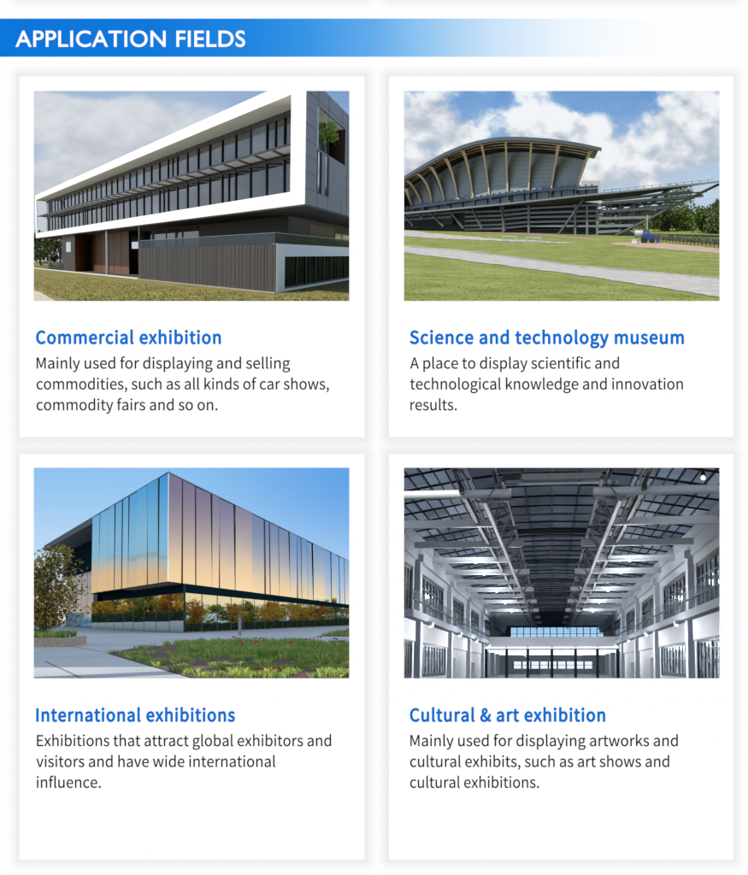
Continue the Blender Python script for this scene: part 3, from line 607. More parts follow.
mb = MB(); P1.box(mb, a0 + .1, a0 + .12, b0f + .06, bE, ztop + .004, zg); P1.box(mb, a0 + .12, aE, b0f + .05, b0f + .065, ztop + .004, zg); g_ = mb.build('glass_sheet', bal1, tb)
mb = MB(); P1.box(mb, a0 + .095, a0 + .125, b0f + .05, bE, zg, zg + .012); P1.box(mb, a0 + .126, aE, b0f + .045, b0f + .07, zg, zg + .01)
mb.build('top_rail', mat('rail_steel', rgb(120, 130, 140), .3, .6), tb)

# shrub in the loggia
pb = P1.pt(.02, P1.B(321, 140, .12)[0], P1.A(319,147)[1] if 0 else zl0 + .04)
make_tree('potted_shrub', 'leafy green shrub in the square opening of the grey side wall', 'shrub', f1, pb, .52, .5, leafmat('leaf_fresh', rgb(110, 140, 50), rgb(196, 214, 110), 8, .5), barkm, 900, .024, .1, 21, None, 12)
# trees behind the left end and a parked car seen through the passage
for i, (px, Y, h, w_) in enumerate(((30, 66, 1.9, 2.2), (41, 70, 2.1, 2.0), (52, 64, 1.8, 1.9), (60, 72, 2.3, 2.4))):
    b = f1.ray(px, 256) * Y; b.z = gz
    make_tree('garden_tree', ['dark bushy tree at the far left end of the office lawn', 'bushy tree second from the left beyond the office lawn', 'smaller bushy tree beside the glass low wall of the office', 'tree beyond the dark end block of the office'][i], 'tree', f1, b, h, w_, leafD, barkm, 1300, .06, .12, 40 + i, 'trees behind the office block', 12)
# ================================================================== upper right: the museum on its lawn
f2 = Fr(561, 200, 3.0); MS = 3.0
G2 = f2.atz
g2 = f2.at(561, 301, 14.0).z
lawn2m = mat('lawn_green', rgb(104, 114, 54), 0.95, c2=rgb(136, 142, 82), scale=1.6, bump=0.5, bscale=60, spec=0.1, fine=0.2)
mb = MB(); mb.poly([G2(376, 345, g2), G2(1000, 345, g2), G2(1250, 213, g2), G2(352, 213, g2), G2(352, 300, g2)])
tag(mb.build('lawn', lawn2m, None, f2), kind='structure')
def sheet2(top, bot, lift): return [G2(x, y, g2 + lift) for x, y in top] + [G2(x, y, g2 + lift) for x, y in bot[::-1]]
pathm = mat('path_gravel', rgb(150, 146, 142), 0.95, c2=rgb(178, 172, 168), scale=5, bump=.5, bscale=90, fine=.25)
def wob(pts, amp, seed):
    R = random.Random(seed); out = []
    for (x0, y0), (x1, y1) in zip(pts, pts[1:]):
        n = max(2, int(abs(x1 - x0) / 6))
        for k in range(n): out.append((x0 + (x1 - x0) * k / n, y0 + (y1 - y0) * k / n + R.uniform(-amp, amp)))
    return out + [pts[-1]]
lo_t = [(376, 244.5), (404, 246.4), (472.8, 252.4), (564, 265), (640, 272), (719, 279), (790, 286)]; lo_b = [(376, 250.5), (404, 252.6), (499, 264.6), (564, 273), (640, 284.5), (719, 297), (760, 304)]
def strip2(name, top, bot, lift, m, n=60):
    def yat(pts, x):
        for (x0, y0), (x1, y1) in zip(pts, pts[1:]):
            if x <= x1: return y0 + (y1 - y0) * (x - x0) / (x1 - x0)
        return pts[-1][1]
    xs = [top[0][0] + (min(top[-1][0], bot[-1][0]) - top[0][0]) * k / n for k in range(n + 1)]; R = random.Random(len(name))
    mb = MB(); mb.strip([G2(x, yat(top, x) + R.uniform(-.35, .35), g2 + lift) for x in xs], [G2(x, yat(bot, x) + R.uniform(-.4, .4), g2 + lift) for x in xs])
    return tag(mb.build(name, m, None, f2), kind='structure')
strip2('path', lo_t, lo_b, .008, pathm)
strip2('gravel_edge', [(x, y - 1.6) for x, y in lo_t], [(x, y + .2) for x, y in lo_t], .004, mat('gravel_dark', rgb(120, 112, 100), .95, c2=rgb(172, 162, 150), scale=9, bump=.8))
strip2('path', [(376, 227), (404, 229.6), (436, 233.4), (472.8, 236.6), (499, 238.7), (530.6, 240.3), (575, 243)], [(376, 235), (404, 236.6), (430, 237.8), (470, 239.8), (530, 242.2), (575, 243.6)], .008, pathm)
strip2('dirt_strip', [(612, 243.0), (640, 241.4), (656, 242.6), (690, 245.4), (719, 248.6), (800, 256)], [(612, 244.6), (640, 247.2), (660, 248.8), (690, 251), (719, 253), (800, 259)], .006, mat('dirt', rgb(150, 126, 104), .95, c2=rgb(176, 152, 130), scale=4, bump=.4))
strip2('dirt_strip', [(470, 232.2), (500, 231.4), (540, 233.4), (600, 239)], [(470, 233.4), (500, 233.6), (540, 236), (600, 241)], .005, mat('dirt_dark', rgb(130, 108, 88), .95, c2=rgb(150, 130, 104), scale=4, bump=.4))
# blades on the near lawn
mb = MB(); R = random.Random(13); pts = []
for i in range(4200):
    px, py = R.uniform(396, 730), 238 + 68 * R.random()
    t = (px - 404) / 315
    if 245.5 + 34 * t < py < 254 + 45 * t: continue
    if py < 246 and px > 560: continue
    if py > 303: continue
    pts.append(G2(px, py, g2))
tufts(mb, pts, 0.010, R, 7, 0.6, 0, 1.6, 3)
tag(mb.build('grass', [leafmat('blade_a', rgb(112, 124, 58), rgb(146, 156, 90)), leafmat('blade_b', rgb(112, 126, 56), rgb(152, 164, 90)), leafmat('blade_c', rgb(126, 132, 68), rgb(160, 164, 100))], None, f2), kind='stuff')

# --- building: one front plane, far at the left, near at the right
ya, yb = 47.0, 38.5
def Yf(px): t = (px - 404) / 315; return 1 / (1 / ya * (1 - t) + 1 / yb * t)
def Q(px, py, d=0.0): return f2.at(px, py, Yf(px) + d)       # a point on the front plane, d behind it
def curve(pts, x):
    for (x0, y0), (x1, y1) in zip(pts, pts[1:]):
        if x <= x1: return y0 + (y1 - y0) * (x - x0) / (x1 - x0)
    return pts[-1][1]
steel = mat('steel_grey', rgb(112, 118, 124), .5, metal=.2, var=.08)
steeld = mat('steel_dark', rgb(48, 52, 56), .55, metal=.2, var=.1)
timber = mat('timber_rib', rgb(186, 158, 124), .6, c2=rgb(206, 182, 148), scale=4, stretch=(5, 5, .6))
panelm = mat('facade_panel', rgb(124, 135, 141), .5, var=.05, scale=.9, c2=rgb(132, 143, 148))
roofm = mat('roof_sheet', rgb(92, 100, 106), .45, metal=.3, var=.06)
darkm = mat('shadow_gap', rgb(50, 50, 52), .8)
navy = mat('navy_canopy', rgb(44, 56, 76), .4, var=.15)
pglass = mat('clerestory_glass', rgb(120, 150, 160), .08, spec=.5, var=.4, scale=1.5)
paleb = mat('pale_block', rgb(196, 196, 198), .7, var=.03)
concm = mat('concrete_grey', rgb(120, 122, 122), .8, var=.1)

strutm = mat('strut_grey', rgb(86, 90, 95), .5, metal=.2)
ms = thing('museum', 'museum with a swooping arched roof on timber ribs above a slatted steel podium', 'museum', f2, Q(500, 226, 2))
rim = [(352, 212), (380, 192), (404, 176), (417.7, 167.7), (431.4, 159.5), (445.2, 152), (461.6, 145.1), (475.3, 141), (491.8, 137.8), (504, 136.7), (524, 136.7), (548, 138.5), (564, 140.4), (580, 143), (601.5, 147.6)]
pod = [(352, 217), (404, 212.6), (504, 203.2), (586.6, 194.2), (620, 191), (662, 186.6), (718.9, 180.9), (722, 180.7)]
strp = [(352, 214), (404, 208), (504, 193.8), (540, 189.6), (575, 187.4), (598, 186)]
xs = [352 + (601.5 - 352) * k / 60 for k in range(61)]
mb = MB()
fr_t = [Q(x, curve(rim, x), -1.5) for x in xs]; fr_b = [Q(x, curve(rim, x) + 3.6, -1.45) for x in xs]
mid = [Q(x, curve(rim, x), 0) + V((0, 3.0, .05)) for x in xs]; bk = [Q(x, curve(rim, x) + 2.2, 0) + V((0, 9, 0)) for x in xs]
mb.strip(fr_t, fr_b); mb.strip(fr_t, mid); mb.strip(mid, bk)
und = [Q(x, curve(rim, x) + (5.0 if x < 585 else 4.0 - (x - 585) * .02), -.1) for x in xs]; mb.strip(fr_b, und)
mb.build('roof', roofm, ms, smooth=False)
# shadow gap with timber purlins, panels, clerestory strip
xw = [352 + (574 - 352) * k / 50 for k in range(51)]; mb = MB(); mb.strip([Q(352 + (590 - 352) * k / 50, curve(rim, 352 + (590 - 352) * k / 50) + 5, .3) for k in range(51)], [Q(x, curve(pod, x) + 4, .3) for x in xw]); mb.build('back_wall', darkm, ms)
ribs = [((394, 182), (399, 193), (403, 206)), ((404, 188.5), (408, 198), (411.2, 205.5)), ((405.4, 180.8), (414.3, 190.4), (421.2, 204.8)), ((415.7, 173.6), (426, 184.9), (430.8, 201.4)), ((428.7, 166.4), (437.6, 180.8), (443.8, 200.7)), ((443.8, 158.2), (451.3, 173.9), (456.8, 197.3)), ((460.9, 150.6), (467.1, 167), (472.2, 196.5)), ((481.5, 144.4), (485.6, 167), (489.1, 194.5)), ((505.6, 142), (506.4, 162), (507.7, 200.6)), ((531.3, 142.1), (530, 162), (528.1, 199)), ((560.2, 144.4), (556.2, 162), (550.5, 196.6)), ((592.3, 150.9), (585, 165.3), (575.4, 193.4))]
tops = [x[0] for x in ribs]
def rib_x(i, y):
    (x0, y0), (x1, y1), (x2, y2) = ribs[i]
    return x0 + (x1 - x0) * (y - y0) / (y1 - y0) if y < y1 else x1 + (x2 - x1) * (y - y1) / (y2 - y1)
for i in range(1, len(ribs) - 1):
    xa0, xb0 = tops[i][0], tops[i + 1][0]
    g = 15 if i > 3 else 11
    ya0 = curve(rim, xa0) + g + 1; yb0 = curve(rim, xb0) + g
    xt0, xt1 = rib_x(i, ya0), rib_x(i + 1, yb0); xb_0 = rib_x(i, curve(strp, ribs[i][2][0])); xb_1 = rib_x(i + 1, curve(strp, ribs[i + 1][2][0]))
    A_ = [Q(xt0 + (xt1 - xt0) * k / 4, ya0 + (yb0 - ya0) * k / 4 - .5 * math.sin(math.pi * k / 4), .12) for k in range(5)]
    B_ = [Q(xb_0 + (xb_1 - xb_0) * k / 4, curve(strp, xb_0 + (xb_1 - xb_0) * k / 4) + .5, .02) for k in range(5)]
    mb = MB(); n = 9
    for r_ in range(n):
        lo, hi = r_ / n, (r_ + .97) / n
        mb.strip([a.lerp(b, lo) for a, b in zip(A_, B_)], [a.lerp(b, hi) for a, b in zip(A_, B_)])
    mb.build('facade_panel', panelm, ms)
mb = MB()
for off, dd in ((5.2, -.9), (8.0, -.4), (10.6, .0)):
    pts = [Q(x, curve(rim, x) + off, dd) for x in xs if x < 594 - off * .6]
    for p, q in zip(pts, pts[1:]): mb.beam(p, q, .05, .035)
mb.build('purlin', timber, ms)
for i, (t, m_, b) in enumerate(ribs):
    mb = MB(); n = 10; L_, R_ = [], []
    sgn = 1 if i < 8 else -1
    for k in range(n + 1):
        u = k / n
        x = (1 - u) ** 2 * t[0] + 2 * u * (1 - u) * (2 * m_[0] - (t[0] + b[0]) / 2) + u * u * b[0]
        y = (1 - u) ** 2 * t[1] + 2 * u * (1 - u) * (2 * m_[1] - (t[1] + b[1]) / 2) + u * u * b[1]
        wd = (1.5 + (2.7 if i not in (7, 8, 9) else 1.0) * (1 - u) ** 2.2) * (1 if i < 10 else 1.1)
        d = -.9 * (1 - u) ** 1.5 - .06
        a = x - (.5 if 7 <= i <= 9 else (0.15 if i < 7 else .85)) * wd
        L_.append(Q(a, y, d)); R_.append(Q(a + wd, y, d))
    dy = V((0, .3, 0))
    mb.strip(L_, R_); mb.strip([p + dy for p in L_], [p + dy for p in R_]); mb.strip(L_, [p + dy for p in L_]); mb.strip(R_, [p + dy for p in R_])
    mb.build('rib', timber, ms)
    if 1 <= i: 
        mb = MB(); mb.prism([Q(b[0] - 1.4, b[1] + .5, -.14), Q(b[0] + 2.2, b[1] + .5, -.14), Q(b[0] + 2.6, b[1] + 5, -.14), Q(b[0] - .6, b[1] + 5, -.14)], V((0, .25, 0))); mb.build('rib_foot', timber, ms)
xs2 = [352 + (598 - 352) * k / 40 for k in range(41)]
mb = MB(); A_ = [Q(x, curve(strp, x) - .6, -.5) for x in xs2]; B_ = [Q(x, curve(strp, x) + 2.0, -.5) for x in xs2]; C_ = [Q(x, curve(strp, x), .2) for x in xs2]
mb.strip(A_, B_); mb.strip(A_, C_)
for k in range(0, 40, 1): mb.beam(A_[k] + V((0, 0, .02)), C_[k] + V((0, 0, .05)), .05, .05)
mb.build('canopy_strip', navy, ms)
mb = MB(); mb.strip([Q(x, curve(strp, x) + 2.4, .05) for x in xs2], [Q(x, curve(pod, x) + 1, .05) for x in xs2]); mb.build('clerestory', pglass, ms)
mb = MB()
for k in range(0, 40, 2): mb.beam(Q(xs2[k], curve(strp, xs2[k]) + 2.4, .02), Q(xs2[k], curve(pod, xs2[k]) + 1, .02), .03, .03)
mb.build('clerestory_mullion', steeld, ms)
# podium
pb_ = [(352, 228.5), (404, 225.4), (452, 227.6), (480, 230), (500, 231.5), (540, 234), (600, 240.3), (612, 240.5)]
xs3 = [352 + (560 - 352) * k / 30 for k in range(31)]
mb = MB(); mb.strip([Q(x, curve(pod, x) + 3, 1.2) for x in xs3], [Q(x, curve(pb_, x) + .4, 1.2) for x in xs3]); x = 560; 
mb.poly([Q(560, curve(pod, 560) + 3, 1.2), Q(560, 237, 1.2), Q(598, 239.6, 2.2), Q(598, 203, 2.2)])
mb.build('podium_wall', mat('podium_dark', rgb(70, 72, 74), .7, c2=rgb(92, 94, 96), scale=1.2), ms)
xs4 = [352 + (720 - 352) * k / 50 for k in range(51)]
mb = MB(); th = lambda x: 3.0 if x < 500 else 3.0 + 4.5 * sm(500, 560, x) - 6.0 * sm(610, 722, x)
A_ = [Q(x, curve(pod, x), -1.2) for x in xs4]; B_ = [Q(x, curve(pod, x) + 1.7, -1.2) for x in xs4]; C_ = [Q(x, curve(pod, x) + max(1.8, th(x)), -.5) for x in xs4]; D_ = [Q(x, curve(pod, x) - .1, 1.6) for x in xs4]
mb.strip(A_, B_, 0); mb.strip(B_, C_, 1); mb.strip(A_, D_, 0); mb.strip(C_, D_, 1)
mb.build('podium_roof', [steel, steeld], ms)
mb = MB()
for x in range(604, 712, 8): mb.beam(Q(x, curve(pod, x), .6), Q(x, curve(pod, x) - 2.6, .6), .02, .02)
mb.beam(Q(604, curve(pod, 604) - 2.2, .6), Q(712, curve(pod, 712) - 2.2, .6), .012, .012); mb.build('roof_rail', steel, ms)
# slats
def slat(p0, p1, d=-.35, w=.16, h=.062, m=steel, name='slat'):
    mb = MB(); mb.beam(Q(*p0, d), Q(*p1, d), w, h); mb.build(name, m, ms)
for (y0, y1) in ((211.0, 204.5), (215.4, 210.7), (219.6, 215.9), (224.4, 220.6), (228.2, 226.2)):
    slat((466, y0 + 1.4), (503, y0)); slat((503, y0), (527, y0 - 2.2)); slat((527, y0 - 2.2), (604, y1))
for (y0, y1) in ((213.2, 209.6), (217.6, 213.4), (222, 218.4), (226.4, 223.6), (230.6, 229), (231.9, 233.2), (232.8, 236.6)):
    slat((500, y0), (600, y1), -.2, .08, .04, steeld)
for k_ in range(11):
    y0 = 207 + k_ * 2.2; slat((482, y0 + 3.2), (602, 206.5 + k_ * 2.85), .15, .05, .028, steel if k_ % 2 else steeld)
for pts in (((404, 216.4), (470, 211.4)), ((404, 220), (452, 217))): slat(*pts)
for a, b in (((404.5, 215.5), (413, 225.5)), ((430, 212.5), (443.5, 226.5)), ((450.5, 211.8), (463.5, 228.5)), ((472.5, 209.2), (482.3, 229.5)), ((501, 204.5), (505, 231)), ((587, 194.6), (558.5, 234.5)), ((418, 214), (424, 219))): slat(a, b, -.75, .07, .06, strutm, 'strut')
for x, y0, y1 in ((528.5, 203, 233), (587, 205, 240), (503, 206, 232), (575, 204, 238), (597, 206, 241)): slat((x, y0), (x, y1), -.45, .08, .07, steel, 'post')
mb = MB(); mb.box8(Q(442, 224.5, .6), V((.42, 0, 0)), V((0, .4, 0)), V((0, 0, .42))); mb.build('concrete_pier', concm, ms)
# open wing at the right
for a, b in (((604, 203.6), (702, 195.6)), ((604, 211.4), (669, 207.4)), ((600, 218.6), (653, 217)), ((600, 225.8), (634.6, 225.6)), ((598, 232), (621, 230.8)), ((598, 236.4), (612, 236.4)), ((604, 200.5), (690, 191.8))): slat(a, b, -.5, .12, .085, steel, 'wing_beam')
for a, b in (((606, 206.4), (668, 202.5)), ((604, 214.5), (662, 211)), ((600, 222), (640, 220.5)), ((600, 229), (628, 228))): slat(a, b, .5, .1, .055, steeld, 'wing_beam')
for k_ in range(15):
    y0 = 200 + k_ * 2.5; slat((602, y0 + .8), (706 - k_ * 6.6, y0 - 8.2 + k_ * .62), .1 - .02 * k_, .08, .036, steel if k_ % 2 == 0 else strutm, 'wing_louvre')
for a, b in (((718.5, 184.4), (669, 208)), ((669, 208), (652, 217.4)), ((652, 217.4), (634.4, 226)), ((634.4, 226), (616, 235))): slat(a, b, -.6, .08, .06, strutm, 'wing_strut')
for a, b in (((678, 184.8), (655, 197.4)), ((655, 197.4), (621, 214.4)), ((621, 214.4), (602, 225)), ((611, 202), (628, 217)), ((628, 202), (606, 222)), ((650, 201), (668, 207.6)), ((633, 206), (612, 220)), ((604, 214), (622, 228)), ((640, 210), (622, 222))): slat(a, b, -.1, .07, .06, steel, 'wing_strut')
for x, y0, y1 in ((665.6, 190.6, 208), (633.4, 201.6, 218), (607.2, 202.6, 226), (610.6, 203, 222), (620, 204, 232)): slat((x, y0), (x, y1), -.3, .07, .07, steel, 'post')
# pale box behind
p = Q(582, 193, 16); bx = f2.ray(600.5, 193) * p.y
mb = MB(); mb.box(p.x, bx.x, p.y, p.y + 2, p.z - .5, f2.at(590, 180.6, p.y).z); bb_ = mb.build('plant_room', paleb, None, f2, p); bb_.data.materials[0] = mat('pale_block_white', rgb(172, 172, 175), .7, var=.03); tag(bb_, 'plain pale box standing on the roof behind the arched museum', 'building')

# benches
def make_bench():
    t = thing('park_bench', 'plain grey slab bench on the museum path, left of the pair', 'bench', f2, (0, 0, 0), 'benches on the museum path')
    st = mat('bench_stone', rgb(150, 158, 164), .6)
    mb = MB(); mb.box(-.2, .2, -.07, .07, .095, .125); mb.build('seat', st, t)
    for s_ in (-1, 1):
        mb = MB(); mb.box(s_ * .19 - .018, s_ * .19 + .018, -.07, .07, 0, .094); mb.build('leg', st, t)
    return t
bench = make_bench()
place(bench, f2, G2(509.6, 240.2, g2 + .008)); c = copy_tree(bench); place(c, f2, G2(533.6, 241.4, g2 + .008)); c['label'] = 'plain grey slab bench on the museum path, right of the pair'
# site fence, pole
t = thing('low_fence', 'low dark rail fence along the dirt strip right of the museum', 'fence', f2, G2(690, 244.5, g2))
fm = mat('fence_dark', rgb(70, 58, 52), .8)
P0, P1_ = G2(656, 241.6, g2), G2(740, 249.5, g2); n = 22
for k in range(n + 1):
    p = P0.lerp(P1_, k / n); mb = MB(); mb.box(p.x - .012, p.x + .012, p.y, p.y + .03, p.z, p.z + .15); mb.build('post', fm, t)
for z in (.07, .13):
    mb = MB(); mb.beam(P0 + V((0, -.01, z)), P1_ + V((0, -.01, z)), .02, .028); mb.build('rail', fm, t)
mb = MB(); p = G2(647, 240, g2); mb.tube(p, p + V((0, 0, .72)), .014, 8); pl = mb.build('pole', mat('pole_grey', rgb(170, 170, 168), .5), None, f2, p); tag(pl, 'thin pale pole standing behind the blue site vehicle', 'pole')
# blue site vehicle
def P_(o, x, y, z): return o + V((x, y, z))
o_ = G2(646, 243.2, g2)
t = thing('site_vehicle', 'small blue site loader with dark tyres parked by the dirt strip', 'loader', f2, o_)
blue = mat('paint_blue', rgb(24, 62, 128), .35, var=.1, coat=.3); tyre = mat('tyre_black', rgb(30, 30, 32), .85)
mb = MB(); mb.prism([P_(o_, *q) for q in ((-.1, -.1, .09), (-.1, -.1, .2), (.02, -.1, .24), (.2, -.1, .22), (.24, -.1, .12), (.2, -.1, .08))], V((0, .2, 0))); mb.build('body', blue, t)
mb = MB(); mb.prism([P_(o_, *q) for q in ((-.1, -.09, .2), (-.08, -.09, .36), (.06, -.09, .36), (.1, -.09, .235))], V((0, .18, 0))); cb_ = mb.build('cab', blue, t)
mb = MB(); mb.prism([P_(o_, *q) for q in ((-.07, -.095, .24), (-.06, -.095, .33), (.04, -.095, .33), (.07, -.095, .25))], V((0, .004, 0))); mb.build('window', glassA2, cb_)
for x, r in ((-.05, .085), (.15, .07)):
    for y in (-.12, .12):
        mb = MB(); mb.tube(P_(o_, x, y - .025, r), P_(o_, x, y + .025, r), r, 14); mb.build('wheel', tyre, t)
mb = MB(); mb.beam(P_(o_, .18, 0, .16), P_(o_, .3, 0, .1), .05, .04); mb.build('lift_arm', blue, t)
mb = MB(); mb.prism([P_(o_, *q) for q in ((.27, -.13, .02), (.27, -.13, .15), (.3, -.13, .15), (.36, -.13, .03))], V((0, .26, 0))); mb.build('bucket', blue, t)
o_ = G2(638.5, 243, g2)
t = thing('water_tank', 'silver grey tank on a dark frame left of the blue loader', 'tank', f2, o_)
mb = MB(); mb.tube(P_(o_, -.1, 0, .25), P_(o_, .1, 0, .25), .1, 16); mb.build('tank_body', mat('tank_silver', rgb(176, 182, 190), .4, .4), t)
mb = MB()
for x in (-.08, .08):
    for y in (-.06, .06): mb.box(o_.x + x - .01, o_.x + x + .01, o_.y + y - .01, o_.y + y + .01, o_.z, o_.z + .2)
mb.build('frame', steeld, t)
o_ = G2(634, 243.4, g2); mb = MB(); mb.box(o_.x - .06, o_.x + .06, o_.y - .05, o_.y + .05, o_.z, o_.z + .1); mb.box(o_.x - .07, o_.x + .07, o_.y - .06, o_.y + .06, o_.z + .1, o_.z + .115)
tag(mb.build('crate', paleb, None, f2, o_), 'small pale crate on the ground left of the blue loader', 'crate')

# trees beyond the site
leafS = leafmat('leaf_sage', (0.05, 0.085, 0.03, 1), (0.20, 0.25, 0.12, 1)); leafM = leafmat('leaf_mid', (0.04, 0.075, 0.015, 1), (0.15, 0.20, 0.05, 1)); leafP = leafmat('leaf_pale', (0.10, 0.13, 0.08, 1), (0.30, 0.33, 0.22, 1))
spec = [  # px, depth, height, width, leaf, label, clumps, low
 (663, 46, .98, 1.1, leafD, 'dark rounded bush directly behind the start of the low fence', 10),
 (676, 47, .92, 1.1, leafM, 'mid green bush in the middle of the hedge behind the low fence', 10),
 (690, 48, .98, 1.3, leafS, 'sage green bush right of the middle behind the low fence', 10),
 (705, 44, 1.0, 1.2, leafM, 'green tree behind the right part of the low fence', 11),
 (717, 43, 1.0, 1.0, leafS, 'greyish green tree at the right end of the low fence', 10),
 (682, 56, 1.75, 1.2, leafP, 'tall pale wispy tree rising above the dark bushes', 8),
 (671, 57, 1.7, .9, leafP, 'tall thin pale tree left of the wispy one behind the bushes', 7),
 (716, 50, 1.45, .9, leafD, 'dark slender tree at the right edge above the hedge', 8),
 (648, 50, .95, 1.3, leafS, 'sage bush under the tip of the museum wing', 9),
 (632, 48, .85, 1.1, leafM, 'green bush seen through the lower beams of the museum wing', 9),
 (735, 46, 1.4, 1.4, leafM, 'bushy tree beyond the right edge of the museum lawn', 10),
 (752, 48, 1.5, 1.4, leafD, 'dark tree farthest right beyond the museum lawn', 10),
]
for i, (px, Y, h, w_, lm, lb_, cl_) in enumerate(spec):
    b = f2.ray(px, 230) * Y; b.z = g2
    make_tree('tree' if h > 1.2 else 'bush', lb_, 'tree' if h > 1.2 else 'bush', f2, b, h * (.82 if px > 696 and px < 730 else 1.12 if h > 1.2 else .95), w_ * 1.4, lm, barkm, 800 if lm is leafP else 1500, .05, .05 if h < 1.2 else .3, 60 + i, 'trees and bushes right of the museum', cl_ + 3)
mb = MB(); R = random.Random(4); pts = []
for i in range(500):
    px = R.uniform(650, 745); pts.append(G2(px, 238.5 + (px - 650) * .075 + R.uniform(-1.5, .8), g2))
tufts(mb, pts, .12, R, 6, .3, 0, .9, 2); tag(mb.build('weeds', [leafP, leafS], None, f2), kind='stuff')
# a small parked car, side on, seen through the passage
def make_car(name, label, fr, base, L, paint, ang=0.0):
    t = thing(name, label, 'car', fr, base); B = V(base); k = L / 4.4
    rz = Matrix.Rotation(ang, 3, 'Z')
    def P(x, y, z): return B + rz @ V((x * k, y * k, z * k))
    prof = [(-2.15, .35), (-2.2, .75), (-1.95, .92), (-1.5, 1.0), (-.9, 1.42), (.55, 1.46), (1.15, 1.0), (2.0, .85), (2.2, .6), (2.15, .32), (1.75, .3), (1.3, .55), (.95, .3), (-.95, .3), (-1.3, .55), (-1.72, .3)]
    mb = MB(); mb.prism([P(x, -.85, z) for x, z in prof], rz @ V((0, 1.7 * k, 0))); body = mb.build('body', paint, t)
    for y in (-.862, .862):
        for pts in (((-.95, 1.02), (-.72, 1.34), (-.12, 1.37), (-.12, 1.02)), ((-.02, 1.02), (-.02, 1.37), (.5, 1.37), (.95, 1.02))):
            mb = MB(); mb.prism([P(x, y, z) for x, z in pts], rz @ V((0, (-.01 if y < 0 else .01) * k, 0))); mb.build('window', glassA, t)
        for x in (-1.32, 1.32):
            mb = MB(); mb.tube(P(x, y - .1, .32), P(x, y + .1, .32), .33 * k, 18); wh = mb.build('wheel', mat('tyre', rgb(30, 30, 32), .8), t)
            mb = MB(); mb.tube(P(x, y - .11, .32), P(x, y + .11, .32), .19 * k, 14); mb.build('rim', mat('rim', rgb(170, 170, 175), .4, .7), wh)
    for y in (-.6, .6):
        mb = MB(); mb.ball(P(2.14, y, .68), .1 * k); mb.build('headlight', mat('lamp_glass', rgb(220, 220, 225), .1), t)
    return t
b = f1.ray(134, 256) * 41; b.z = gz
make_car('parked_car', 'small white car parked behind the office passage', f1, b, 1.45, mat('car_white', (.75, .75, .75, 1), .3, coat=.5), 0.1)
b = f1.ray(134, 256) * 50; b.z = gz
mb = MB(); mb.box(b.x - 1.4, b.x + 1.4, b.y, b.y + .4, gz, gz + .85); gw = mb.build('garden_wall', mat('pale_wall', rgb(226, 222, 214), .8), None, f1, b)
tag(gw, 'pale garden wall seen through the passage of the office block', 'wall')
# ================================================================== lower left: the mirrored glass box at dusk
MS = 3.0
f3 = Fr(191, 620)
G3 = f3.atz
g3 = f3.at(191, 678, 13.0).z
C3 = f3.at(168, 581.4, 56.0)
P3 = Obl(f3, C3, -80, 469, 620)
# dusk sky: a dome from the ground behind up and over to the board
def dusk(az, v):
    el = min(v, 9.0)
    n = fbm(az * 3, el * 14, 9, 4, 2.2)
    t = sm(-.5, 7.5, el)
    A = lerp3((244, 232, 226), (196, 223, 246), sm(0, 2.8, el)); A = lerp3(A, (138, 192, 240), sm(1.5, 8.0, el))
    A = lerp3(A, lerp3((196, 220, 246), (92, 158, 230), sm(0, 7, el)), sm(-2, 9, az) * .9)
    q = sm(13, 22, az)                         # the warm glow off to the right
    hi = lerp3((110, 158, 208), (124, 118, 146), q); midc = lerp3((170, 188, 208), (208, 186, 172), q)
    s1 = 1.0 + 1.3 * q
    B = lerp3((186, 222, 236), (252, 228, 184), sm(.5, 1.25, el)); B = lerp3(B, (252, 218, 168), sm(1.1, s1 + .1, el)); B = lerp3(B, midc, sm(s1 * .8, s1 + .9 + 1.8 * q, el)); B = lerp3(B, hi, sm(s1 + .6, 3.0 + 4.2 * q, el))
    Lc = lerp3((244, 200, 132), (222, 186, 146), sm(0, 1.8, el)); Lc = lerp3(Lc, (136, 186, 214), sm(1.7, 3.0, el)); Lc = lerp3(Lc, (62, 146, 212), sm(3, 7.5, el))
    st = sm(.05, .5, fbm(az * 1.2, el * 22, 10, 4, 7.7)) * sm(1.5, 2.0, el) * (1 - sm(2.3, 2.8, el)); Lc = lerp3(Lc, (120, 96, 88), .7 * st)
    c = lerp3(A, B, sm(11, 17, az)); c = lerp3(c, Lc, sm(-11.5, -15, az))
    return lerp3(c, (212, 234, 262), sm(8.5, 10.5, v))  # overhead part out of view, brightened to light the plaza
us3 = rng(-88, -30, 4) + rng(-30, 34, .5) + rng(34, 88, 4) + [88]
vs3 = rng(-4, 8, .2) + [8.5, 9.5, 10.5, 11.5] + [12, 13, 14, 15, 16]
def dusk_pos(az, v):
    r = 330.0 if v <= 11.5 else (330, 200, 110, 60, 30, 13.2)[int(round(v - 11.5 + .5))] if v > 11.5 else 330
    a = math.radians(az); e = math.radians(min(v, 11.5))
    y = max(r * math.cos(a), 13.2 if v > 11.5 else -1e9); return V((r * math.sin(a), y, r * math.tan(e)))
sky_sheet('sky', f3, us3, vs3, dusk_pos, dusk, col_mat('dusk_sky', 1.0))

